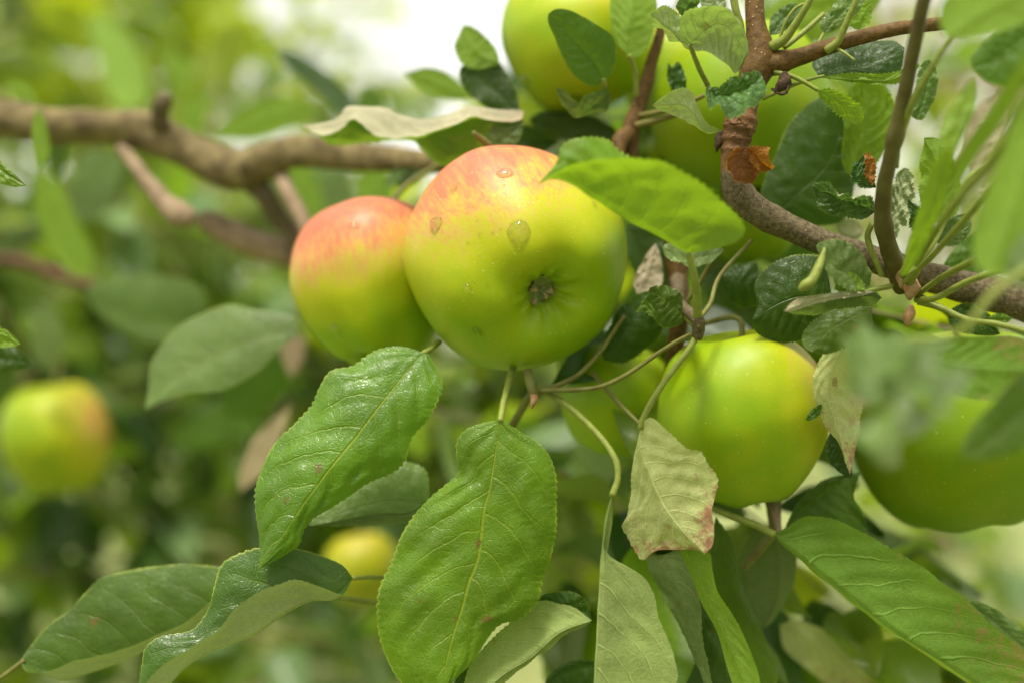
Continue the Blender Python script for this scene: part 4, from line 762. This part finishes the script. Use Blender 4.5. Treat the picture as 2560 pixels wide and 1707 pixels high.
# ------------------------------------------------------------------ blurred leaves nearer than the focus
fg = empty('near_shoot', P(2460, -40, -14), 'strongly blurred green shoot close to the lens along the right edge', 'shoot')
leaf(fg, 'silver', [(2270, 850), (2300, 900), (2340, 960), (2375, 1040)], [(2230, 880), (2250, 950), (2300, 990), (2345, 1025)], [(2320, 850), (2370, 910), (2392, 980), (2388, 1020)], d=[-15, -16], da=2.5, db=-1, face='top', rows=60, half=7, quilt=.3, wave=5)
leaf(fg, 'silver', [(2290, 1000), (2240, 1060), (2180, 1100), (2130, 1085)], [(2230, 1000), (2170, 1030), (2120, 1060)], [(2310, 1060), (2270, 1115), (2200, 1135), (2150, 1120)], d=[-15, -16], da=-1.4, db=2, face='top', rows=60, half=7, quilt=.3, wave=5)
leaf(fg, 'glauc', [(2250, 830), (2200, 880), (2160, 920), (2140, 1000)], [(2190, 820), (2130, 880), (2110, 960)], [(2280, 880), (2240, 950), (2190, 1000)], d=[-14, -15], da=1.5, db=-.8, face='top', rows=60, half=7, quilt=.3, wave=5)
leaf(fg, 'beige', [(2150, 950), (2160, 985), (2150, 1020)], [(2130, 970), (2130, 1000)], [(2185, 965), (2185, 1005)], d=[-11.5], face='top', rows=40, half=5)
tube('twig_wood', [(2700, 600, -12, 12), (2500, 720, -12, 11), (2400, 830, -12, 9), (2270, 850, -11, 8)], PET, fg, nr=8)
leaf(fg, 'rusty', [(2270, 850), (2350, 900), (2450, 920), (2640, 930)], [(2330, 850), (2430, 842), (2560, 850)], [(2320, 950), (2400, 990), (2500, 1000), (2600, 980)], d=[-4, -5], face='under', rows=80, half=9)
leaf(fg, 'mid', [(2580, 1000), (2510, 1060), (2450, 1120), (2400, 1140)], [(2560, 930), (2480, 1010), (2420, 1080)], [(2620, 1080), (2540, 1130), (2460, 1150)], d=[-10, -11], face='top', rows=60, half=7)
leaf(fg, 'lime', [(2620, -60), (2530, -10), (2450, 40), (2370, 95)], [(2540, -60), (2440, -50), (2360, 0), (2350, 60)], [(2640, 20), (2550, 60), (2450, 95)], d=[-9, -10], face='under', rows=60, half=7, quilt=.2)
leaf(fg, 'mid', [(2600, 60), (2540, 110), (2480, 150), (2430, 170)], [(2560, 40), (2480, 90), (2430, 140)], [(2620, 150), (2560, 210), (2480, 210)], d=[-6, -6], face='top', rows=60, half=7)
leaf(fg, 'lime', [(2620, 260), (2570, 380), (2530, 520), (2480, 690)], [(2560, 250), (2500, 400), (2440, 560), (2440, 660)], [(2680, 420), (2640, 560), (2560, 680)], d=[-11, -12], face='under', rows=60, half=7, quilt=.2)
leaf(fg, 'mid', [(2620, 560), (2590, 640), (2560, 720)], [(2580, 560), (2520, 640), (2520, 700)], [(2680, 640), (2620, 720)], d=[-12], face='under', rows=50, half=6)
leaf(fg, 'lime', [(2250, 690), (2290, 610), (2330, 520), (2375, 370)], [(2262, 650), (2285, 560), (2320, 450), (2345, 390)], [(2275, 680), (2320, 600), (2360, 500), (2385, 410)], d=[-4, -6, -7], face='under', rows=70, half=6, quilt=.2)
leaf(fg, 'lime', [(2380, 470), (2430, 380), (2500, 250), (2600, 90)], [(2385, 430), (2440, 330), (2540, 170)], [(2395, 475), (2448, 385), (2530, 270)], d=[-10, -12], face='under', rows=60, half=6, quilt=.2)
tube('stem', [(2640, 120, -11, 17), (2560, 260, -10, 15), (2480, 400, -9, 14), (2380, 520, -7, 11), (2290, 660, -3, 9)], PET, fg, nr=8)
# two leaf tips entering from the left
lt = empty('left_shoot', P(-90, 400, 0), 'leafy tips entering at the left edge of the picture', 'shoot')
leaf(lt, 'green', [(-90, 380), (-40, 400), (10, 430), (66, 465)], [(-40, 350), (5, 410), (30, 430)], [(-50, 430), (0, 458), (40, 468)], d=[-.4, -.8], face='top', **K, label='serrated leaf tip with a brown point, left edge')
leaf(lt, 'lime', [(-90, 830), (-40, 830), (10, 838), (50, 860)], [(-40, 800), (0, 818), (30, 835)], [(-50, 860), (0, 868), (35, 866)], d=[-.4, -.8], face='under', **K)
leaf(lt, 'dark', [(-60, 880), (0, 895), (50, 900), (90, 915)], [(-20, 855), (40, 870)], [(-20, 925), (50, 925)], d=[5, 5], face='top', **K)

# ------------------------------------------------------------------ blurred branch on the left
bb = empty('mossy_branch', P(-60, 290, 15), 'thick olive-brown branch out of focus crossing the upper left', 'branch')
tube('branch_wood', [(-80, 285, 15, 50), (20, 300, 15, 48), (110, 312, 15, 46), (210, 318, 15, 42), (330, 322, 15, 46), (420, 350, 15, 48), (500, 392, 15, 48), (590, 430, 14.5, 50), (650, 408, 14, 46), (730, 380, 13.5, 42), (850, 388, 13, 38), (960, 396, 12, 34), (1060, 404, 11, 28), (1160, 408, 10, 22), (1300, 420, 9, 20)], LICHEN, bb, nr=18, rough=.08, knots=[(.3, .1, .03), (.44, .15, .03), (.52, .12, .03)])
tube('knob', [(405, 320, 14.5, 26), (402, 280, 14, 22), (408, 252, 13.6, 22), (412, 235, 13.5, 12)], BARK, bb, nr=12, rough=.2)
tube('side_branch', [(300, 370, 14.6, 16), (350, 430, 14, 18), (400, 495, 13.5, 24), (440, 530, 13, 32), (480, 545, 13, 26)], BEIGE, bb, nr=12, rough=.12)
tube('side_branch', [(610, 440, 14.5, 32), (660, 490, 14.5, 27), (710, 560, 15, 24), (760, 640, 15, 24), (800, 740, 15, 20)], BARK, bb, nr=12, rough=.1)
tube('side_branch', [(690, 420, 14, 20), (730, 500, 13, 20), (775, 590, 12.5, 20), (820, 700, 12, 20)], BEIGE, bb, nr=12, rough=.1)
tube('side_branch', [(500, 545, 16, 24), (560, 580, 16, 34), (640, 610, 16, 34), (740, 650, 16, 30), (800, 690, 16, 20)], BEIGE, bb, nr=12, rough=.15)
tube('side_branch', [(-60, 640, 30, 17), (80, 662, 30, 16), (180, 700, 30, 15), (300, 735, 30, 12), (380, 800, 31, 8)], plain_mat('bark_dark_red', (.14, .06, .04), (.07, .035, .02), 80), bb, nr=10, rough=.15)
def bl(mat, mid, A, B_, d, face='top', **kw):
    d = [q * 1.35 if q > 11 else q for q in d]; leaf(bb, mat, mid, A, B_, d=d, face=face, rows=44, half=5, teeth=12, quilt=.2, **kw)
bl('glauc', [(745, 835), (640, 845), (520, 890), (430, 950), (363, 1024)], [(730, 790), (637, 775), (571, 763), (510, 784), (449, 816), (384, 894), (372, 960)], [(700, 870), (640, 930), (551, 975), (469, 982), (408, 1000)], [9, 9], da=.6, db=-.3, label='pale green blurred leaf with a pointed tip, left of the smaller blushed apple')
bl('mid', [(700, 880), (640, 930), (600, 1000), (560, 1040)], [(640, 860), (560, 950)], [(720, 960), (650, 1040)], [14, 15])
bl('d' and M['glauc'], [(210, 730), (300, 790), (400, 820), (520, 790)], [(260, 700), (400, 690), (500, 720)], [(260, 800), (380, 860), (480, 850)], [16, 17])
bl('lime', [(520, 345), (600, 330), (680, 290), (790, 270)], [(560, 310), (620, 260), (700, 240), (770, 255)], [(560, 350), (640, 350), (730, 320)], [19, 18], 'under')
bl('dark', [(900, 290), (830, 230), (760, 170), (690, 130)], [(880, 240), (800, 170), (730, 130)], [(860, 290), (790, 230), (720, 170)], [14, 16])
bl('lime', [(450, 250), (440, 200), (430, 150), (405, 90)], [(430, 220), (412, 160), (405, 110)], [(480, 210), (490, 160), (440, 130)], [24, 24], 'under')
bl('lime', [(310, 290), (340, 220), (300, 130), (240, 30)], [(270, 230), (240, 130), (220, 60)], [(370, 240), (350, 130), (290, 50)], [30, 34], 'under')
bl('lime', [(120, 310), (90, 260), (60, 230), (10, 200)], [(100, 270), (70, 210)], [(100, 320), (50, 270)], [13, 13], 'under')
bl('lime', [(95, 270), (105, 330), (110, 380), (95, 430)], [(80, 310), (85, 380)], [(115, 310), (125, 380)], [11, 11], 'under')
bl('glauc', [(150, 280), (150, 340), (140, 400), (145, 460)], [(125, 320), (120, 400)], [(170, 320), (165, 400)], [12, 12])
bl('lime', [(90, 420), (130, 500), (170, 580), (230, 700)], [(85, 500), (110, 600), (170, 680)], [(150, 460), (190, 550), (230, 620)], [18, 18], 'under')
bl('glauc', [(280, 380), (250, 440), (220, 500), (200, 560)], [(220, 380), (180, 450), (175, 520)], [(310, 420), (290, 490), (240, 550)], [24, 24])
bl('glauc', [(130, 760), (110, 810), (100, 860), (110, 930)], [(85, 800), (75, 870)], [(150, 800), (160, 870), (140, 910)], [22, 22])
bl('lime', [(700, 400), (740, 450), (770, 500), (800, 560)], [(740, 400), (790, 450), (810, 520)], [(700, 450), (730, 510)], [22, 22], 'under')
bl('glauc', [(850, 410), (850, 450), (840, 500), (840, 560)], [(820, 440), (810, 520)], [(880, 440), (880, 520)], [24, 24])
bl('lime', [(960, 420), (950, 460), (920, 510), (890, 560)], [(990, 440), (980, 500)], [(900, 430), (890, 500)], [20, 20], 'under')
bl('glauc', [(800, 410), (790, 440), (800, 480), (830, 520)], [(770, 430), (775, 490)], [(840, 430), (850, 480)], [26, 26])
bl('mid', [(420, 1120), (480, 1080), (560, 1060), (660, 1080)], [(450, 1060), (540, 1020), (620, 1040)], [(450, 1130), (540, 1120)], [28, 28])
bl('beige', [(600, 1230), (630, 1160), (670, 1080), (730, 1010)], [(600, 1180), (640, 1090)], [(660, 1180), (700, 1100)], [12, 12])
bl('beige', [(700, 950), (720, 900), (740, 860), (760, 840)], [(690, 910), (715, 850)], [(740, 930), (760, 880)], [18, 18])

bl('lime', [(1180, 250), (1120, 220), (1060, 195), (1010, 185)], [(1130, 190), (1070, 170)], [(1130, 250), (1060, 230)], [10, 10], 'under')
bl('dark', [(990, 470), (1020, 440), (1060, 425)], [(1010, 430)], [(1040, 460)], [10.5, 10.5])
bl('glauc', [(960, 470), (1000, 430), (1050, 415)], [(980, 430)], [(1030, 450)], [11, 11])
bl('mid', [(860, 380), (900, 320), (930, 260), (920, 210)], [(870, 330), (890, 250)], [(930, 320), (960, 250)], [18, 18])
bl('lime', [(480, 380), (470, 320), (480, 270), (520, 220)], [(450, 330), (460, 260)], [(500, 330), (520, 270)], [20, 20], 'under')
# ------------------------------------------------------------------ apples
GR = None
A1 = 'large apple with a pink-red top, calyx facing the camera and a heart-shaped drop'
apple(A1, 1296, 655, 2.6, 283, (.30, -.42, .86), (-.35, .92, .12), .24, scale=(1.0, 1.02, 1.02), seed=2.1, calyx=True, res=(120, 100), stalk=[(1330, 560, 6), (1560, 440, 5)])
A2 = 'smaller apple with a salmon-red top, half hidden behind the left side of the large one'
apple(A2, 932, 712, 6.0, 205, (.10, -.95, .25), (-.30, .92, .2), .36, scale=(.98, .98, 1.13), taper=.10, seed=7.7, stalk=[(1000, 480, 7), (1100, 410, 9)])
A3 = 'lone lime-green apple below the branch, a faint blush on its right shoulder'
apple(A3, 1856, 1043, 2.2, 211, (.15, -.95, -.15), (.85, .42, .15), -.2, scale=(1.0, 1.0, 1.17), taper=.03, seed=11.2, green=(.205, .335, .002), stalk=[(1850, 800, 2), (1750, 810, 3)])
apple('green apple half hidden behind the big apple and the pale hanging leaf', 1545, 1000, 6, 140, (-.2, -.9, -.2), (0, 1, 0), -.8, seed=3, scale=(1, 1, 1.1), stalk=[(1640, 800, 5), (1690, 760, 4.5)])
A5 = 'large smooth green apple at the right edge behind blurred leaves'
apple(A5, 2415, 1080, 4.6, 262, (.1, -.9, -.1), (-.2, 1, 0), -.9, seed=5, scale=(1.05, 1, 1.06), green=(.155, .27, .002), stalk=[(2380, 800, 4), (2300, 740, 1.5)])
A6 = 'topmost apple, red at the picture edge, behind the smooth dark leaf'
apple(A6, 1440, 95, 7, 188, (.1, -.9, .1), (.35, .92, .1), .12, seed=9, scale=(1, 1, 1.12), stalk=[(1500, -120, 8)])
apple('green apple behind the upright stem and ringed spur', 1850, 270, 8, 215, (.0, -.9, -.1), (-.2, .9, 0), -.55, seed=13, green=(.19, .31, .002), scale=(1.05, 1, 1.1), stalk=[(1800, -20, 9)])
apple('green apple between the topmost apple and the upright stem', 1700, 190, 11, 150, (.1, -.9, 0), (0, 1, .2), -.3, seed=17, scale=(1, 1, 1.15), stalk=[(1700, -20, 11)])
apple('green apple just under the sloping branch', 1880, 560, 9, 112, (.1, -.9, 0), (0, 1, .1), -.6, seed=19, green=(.19, .31, .002), stalk=[(1880, 420, 9)])
apple('small green apple peeping out above right of the lone apple', 2010, 850, 6, 85, (.1, -.9, 0), (0, 1, .1), -.9, seed=23, green=(.12, .22, .005), stalk=[(2030, 740, 5)])
apple('blurred yellow apple with an orange right cheek at the left edge', 140, 1100, 34, 138, (.1, -.9, 0), (.9, .35, .15), -.12, seed=29, taper=.06, scale=(.95, 1, 1.15), green=(.21, .31, .004), stalk=[(150, 900, 35)])
apple('blurred yellow apple between the folded leaf and the big glossy leaf', 905, 1420, 30, 100, (.1, -.9, 0), (0, 1, .5), -.3, seed=31, green=(.27, .31, .01), yellow=(.36, .35, .01), stalk=[(920, 1250, 31)])
apple('tiny green fruitlet behind the twig fork', 1655, 375, 9, 40, (.1, -.9, 0), (0, 1, .1), -.9, seed=37, res=(40, 34), green=(.2, .32, .006), stalk=[(1640, 320, 9)])

# ------------------------------------------------------------------ water
drop(A1, 1297, 583, 62, 68, 'large heart-shaped drop in the middle of the large apple', point=.85, hk=.42, seed=1)
drop(A1, 1262, 434, 44, 26, 'flat oval drop near the top of the large apple', hk=.5, seed=2)
drop(A1, 1135, 472, 19, 18, 'small beaded drop on the upper left of the large apple', hk=.7, seed=3)
drop(A1, 1090, 560, 32, 38, 'ragged drop on the left shoulder of the large apple', point=.2, hk=.6, seed=4)
drop(A1, 1167, 722, 24, 26, 'round drop left of the calyx', hk=.55, seed=5)
drop(A1, 1193, 829, 24, 24, 'round drop low on the large apple', hk=.5, seed=6)
drop(A1, 1486, 513, 10, 20, 'narrow drop on the right shoulder of the large apple', hk=.5, seed=7)
drop(A2, 838, 828, 32, 36, 'round drop low on the smaller blushed apple', hk=.5, seed=8)
drop(A2, 884, 566, 32, 20, 'drop on the red top of the smaller blushed apple', hk=.6, seed=9)
drop(A6, 1312, 205, 24, 28, 'drop on the lower left of the topmost apple', hk=.5, seed=10)
V = []; F = []; r0 = random.Random(4)
for k in range(70):
    x, y = r0.gauss(1180, 90), r0.gauss(560, 110); p, n_ = surf(A1, x, y)
    if p is None or (p - Vector(cam.location)).normalized().dot(n_) > -.15: continue
    s_ = PX(0) * r0.uniform(1.3, 3.4); tx = n_.orthogonal().normalized(); ty = n_.cross(tx); b0 = len(V)
    for i, (rr, hh) in enumerate([(1.0, -.1), (.85, .35), (.45, .6)]):
        for j in range(8): a = j * math.pi / 4; V.append(tuple(p + (tx * math.cos(a) + ty * math.sin(a)) * s_ * rr + n_ * s_ * hh))
    V.append(tuple(p + n_ * s_ * .68)); V.append(tuple(p - n_ * s_ * .2))
    F += [(b0 + i * 8 + j, b0 + i * 8 + (j + 1) % 8, b0 + (i + 1) * 8 + (j + 1) % 8, b0 + (i + 1) * 8 + j) for i in range(2) for j in range(8)]
    F += [(b0 + 16 + j, b0 + 16 + (j + 1) % 8, b0 + 24) for j in range(8)] + [(b0 + (j + 1) % 8, b0 + j, b0 + 25) for j in range(8)]
tag(mesh_obj('fine_droplets', V, F, WATER), 'fine spray of tiny droplets on the left cheek of the large apple', 'droplets', kind='stuff')

# ------------------------------------------------------------------ leafy shoots behind
random.seed(11)
def arc(x0, y0, x1, y1, d, r=8, sag=40):
    return [(x0, y0, d, r), ((2 * x0 + x1) / 3 + random.uniform(-30, 30), (2 * y0 + y1) / 3 - sag, d + random.uniform(-2, 2), r * .8), ((x0 + 2 * x1) / 3 + random.uniform(-30, 30), (y0 + 2 * y1) / 3 - sag, d + random.uniform(-2, 2), r * .6), (x1, y1, d, r * .4)]
SH = [
 ('yellow-green blurred shoot at the upper left corner', arc(-150, 420, 120, -120, 45, 9), 'yyb', 22),
 ('yellow-green blurred shoot rising above the mossy branch', arc(200, 520, 330, -150, 60, 9), 'yyb', 24),
 ('pale blurred shoot left of the white sky gap', arc(560, 480, 500, -60, 75, 8), 'yyd', 18),
 ('blurred leafy twig crossing below the sky gap', arc(520, 330, 1150, 230, 45, 7), 'ybd', 12),
 ('thin blurred twig with few leaves against the white sky', arc(650, 260, 960, -60, 55, 6), 'bd', 5),
 ('dark leafy shoot hanging at the left edge beside the yellow apple', arc(-100, 560, 120, 1080, 30, 9), 'acc', 18),
 ('blurred shoot with pale leaves left of the smaller blushed apple', arc(200, 520, 700, 760, 32, 8), 'adba', 20),
 ('leafy twig under the mossy branch', arc(420, 480, 900, 620, 45, 8), 'bdea', 16),
 ('dark blurred shoot above the yellow left apple', arc(60, 720, 560, 900, 40, 8), 'acd', 18),
 ('dark blurred foliage between the left apple and the sharp green leaf', arc(200, 980, 700, 1160, 34, 8), 'cca', 22),
 ('dark blurred shoot below the yellow left apple', arc(-80, 1180, 460, 1330, 36, 8), 'cca', 22),
 ('dark shoot behind the long glossy leaf at the bottom left', arc(-60, 1430, 520, 1560, 34, 8), 'cca', 22),
 ('dark shoot along the bottom edge left of centre', arc(300, 1640, 980, 1620, 32, 8), 'ccab', 20),
 ('green blurred shoot behind the folded leaf', arc(520, 1300, 1000, 1330, 42, 8), 'cab', 18),
 ('mid-green shoot behind the centre leaves', arc(900, 1000, 1440, 1180, 26, 8), 'abd', 18),
 ('green shoot between the big glossy leaf and the lone apple', arc(1250, 1120, 1680, 1280, 22, 8), 'aabc', 16),
 ('lime shoot at the bottom centre', arc(1240, 1500, 1760, 1640, 30, 8), 'bbad', 14),
 ('pale lime blurred shoot at the bottom right', arc(1800, 1560, 2280, 1720, 32, 8), 'bbd', 14),
 ('faint blurred shoot right of the drooping leaf', arc(2200, 1260, 2560, 1420, 70, 7), 'bdb', 9),
 ('dark foliage behind the big apple and twig', arc(1060, 420, 1640, 330, 14, 7), 'cca', 16),
 ('green leaves behind the branch at the upper right', arc(1960, 520, 2420, 160, 30, 8), 'bdea', 12),
 ('blurred pale shoot behind the right edge', arc(2380, 860, 2500, 120, 40, 8), 'bdeb', 12),
 ('green leaves behind the small peeping apple', arc(1960, 720, 2420, 980, 14, 7), 'acb', 14),
 ('lime leaves behind the topmost apples', arc(1560, 120, 2100, -60, 34, 8), 'bdy', 10),
 ('dark leaves between the twig and the sloping branch', arc(1620, 600, 1960, 800, 14, 7), 'cca', 14),
 ('green blurred shoot left of centre behind both blushed apples', arc(600, 700, 1120, 560, 36, 8), 'adb', 16),
]
SH += [
 ('dark leaves between the twig and the lone apple', arc(1480, 720, 1760, 1020, 8, 6, 0), 'cca', 12),
 ('dark leaves behind the pale hanging leaf', arc(1400, 1180, 1760, 1420, 9, 6, 0), 'cac', 14),
 ('green leaves below the lone apple', arc(1820, 1240, 2160, 1560, 9, 6, 0), 'acb', 12),
 ('dark leaves behind the drooping leaf at the lower right', arc(1980, 1380, 2560, 1690, 13, 6, 0), 'acd', 12),
 ('mixed leaves filling the lower right corner', arc(1700, 1480, 2420, 1700, 17, 6, 0), 'abdb', 20),
 ('mid-green leaves behind the long grey-green leaf', arc(1300, 1320, 1760, 1680, 14, 6, 0), 'aacb', 16),
 ('pale green leaves below the blurred right-hand leaves', arc(1960, 1180, 2500, 1420, 32, 6, 0), 'dba', 9),
 ('dark leaves above the right edge apple', arc(2100, 760, 2620, 880, 7, 6, 0), 'cac', 12),
]
for (lab, pts, keys, n_) in SH:
    far = pts[0][2] >= 28
    shoot(lab, [(x, y, d * 1.45 if far else d, r_ * .7) for x, y, d, r_ in pts], keys + ('da' if far and len(keys) < 5 else ''), int(n_ * 1.35) if far else n_)
# unseen trees added behind the camera to block low sky light, then dense far side of the same tree: the mass of leaves nobody could count
for i_, (x_, y_, h_) in enumerate([(-2.6, -2.6, 3.6), (.6, -3.2, 3.8), (3.4, -2.4, 3.4)]):
    far_tree('unseen tree added behind the camera to block low sky light, ' + ['left', 'middle', 'right'][i_], x_, y_, h_, 1.7, 20 + i_, 'ac', 5200)
def mass(name, label, boxes, n, keys, size):
    r = random.Random(hash(label) % 1 + len(label)); root = empty(name, P(*boxes[0][:2], boxes[0][4]), label, 'foliage')
    for key in keys:
        V = []; F = []
        for _ in range(n // len(keys)):
            x0, y0, x1, y1, d0, d1 = r.choice(boxes); c = np.array(P(r.uniform(x0, x1), r.uniform(y0, y1), r.uniform(d0, d1))); s_ = r.uniform(*size) * .5
            a = unit(np.array([r.gauss(0, 1), r.gauss(0, .7), r.gauss(-.3, .7)])); nn = unit(np.array([r.gauss(0, .5), r.gauss(-.3, .5), 1])); b_ = unit(np.cross(a, nn)); nn = np.cross(b_, a); k = len(V)
            for t in (-1, -.45, .25, 1):
                wd = {-1: .08, -.45: .5, .25: .48, 1: .04}[t]
                for q in (-1, 0, 1): V.append(c + a * s_ * t + b_ * s_ * wd * q + nn * s_ * (abs(q) * wd * .5 - .25 * t * t))
            for i in range(3):
                for j in range(2): F.append((k + i * 3 + j, k + i * 3 + j + 1, k + i * 3 + j + 4, k + i * 3 + j + 3))
        o = mesh_obj('leaf_mass', V, F, B[key], root, origin=tuple(wloc(root))); o['kind'] = 'stuff'
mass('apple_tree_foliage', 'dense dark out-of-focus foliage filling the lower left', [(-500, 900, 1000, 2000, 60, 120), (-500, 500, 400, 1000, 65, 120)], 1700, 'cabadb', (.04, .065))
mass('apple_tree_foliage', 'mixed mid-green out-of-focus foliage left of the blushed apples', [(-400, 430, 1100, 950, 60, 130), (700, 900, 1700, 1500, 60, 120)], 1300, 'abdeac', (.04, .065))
mass('apple_tree_foliage', 'bright yellow-green out-of-focus foliage at the upper left', [(-600, -500, 540, 420, 90, 190)], 850, 'yyby', (.05, .09))
mass('apple_tree_foliage', 'few lime out-of-focus leaves breaking into the left side of the sky gap', [(470, -150, 800, 330, 70, 120)], 32, 'yb', (.05, .08))
mass('apple_tree_foliage', 'pale out-of-focus leaves far behind the right-hand twigs', [(1950, -200, 2900, 850, 110, 190)], 420, 'ydee', (.05, .09))
mass('apple_tree_foliage', 'out-of-focus leaves behind the fruit at the upper right', [(1200, 200, 2000, 800, 30, 80)], 420, 'abc', (.05, .08))
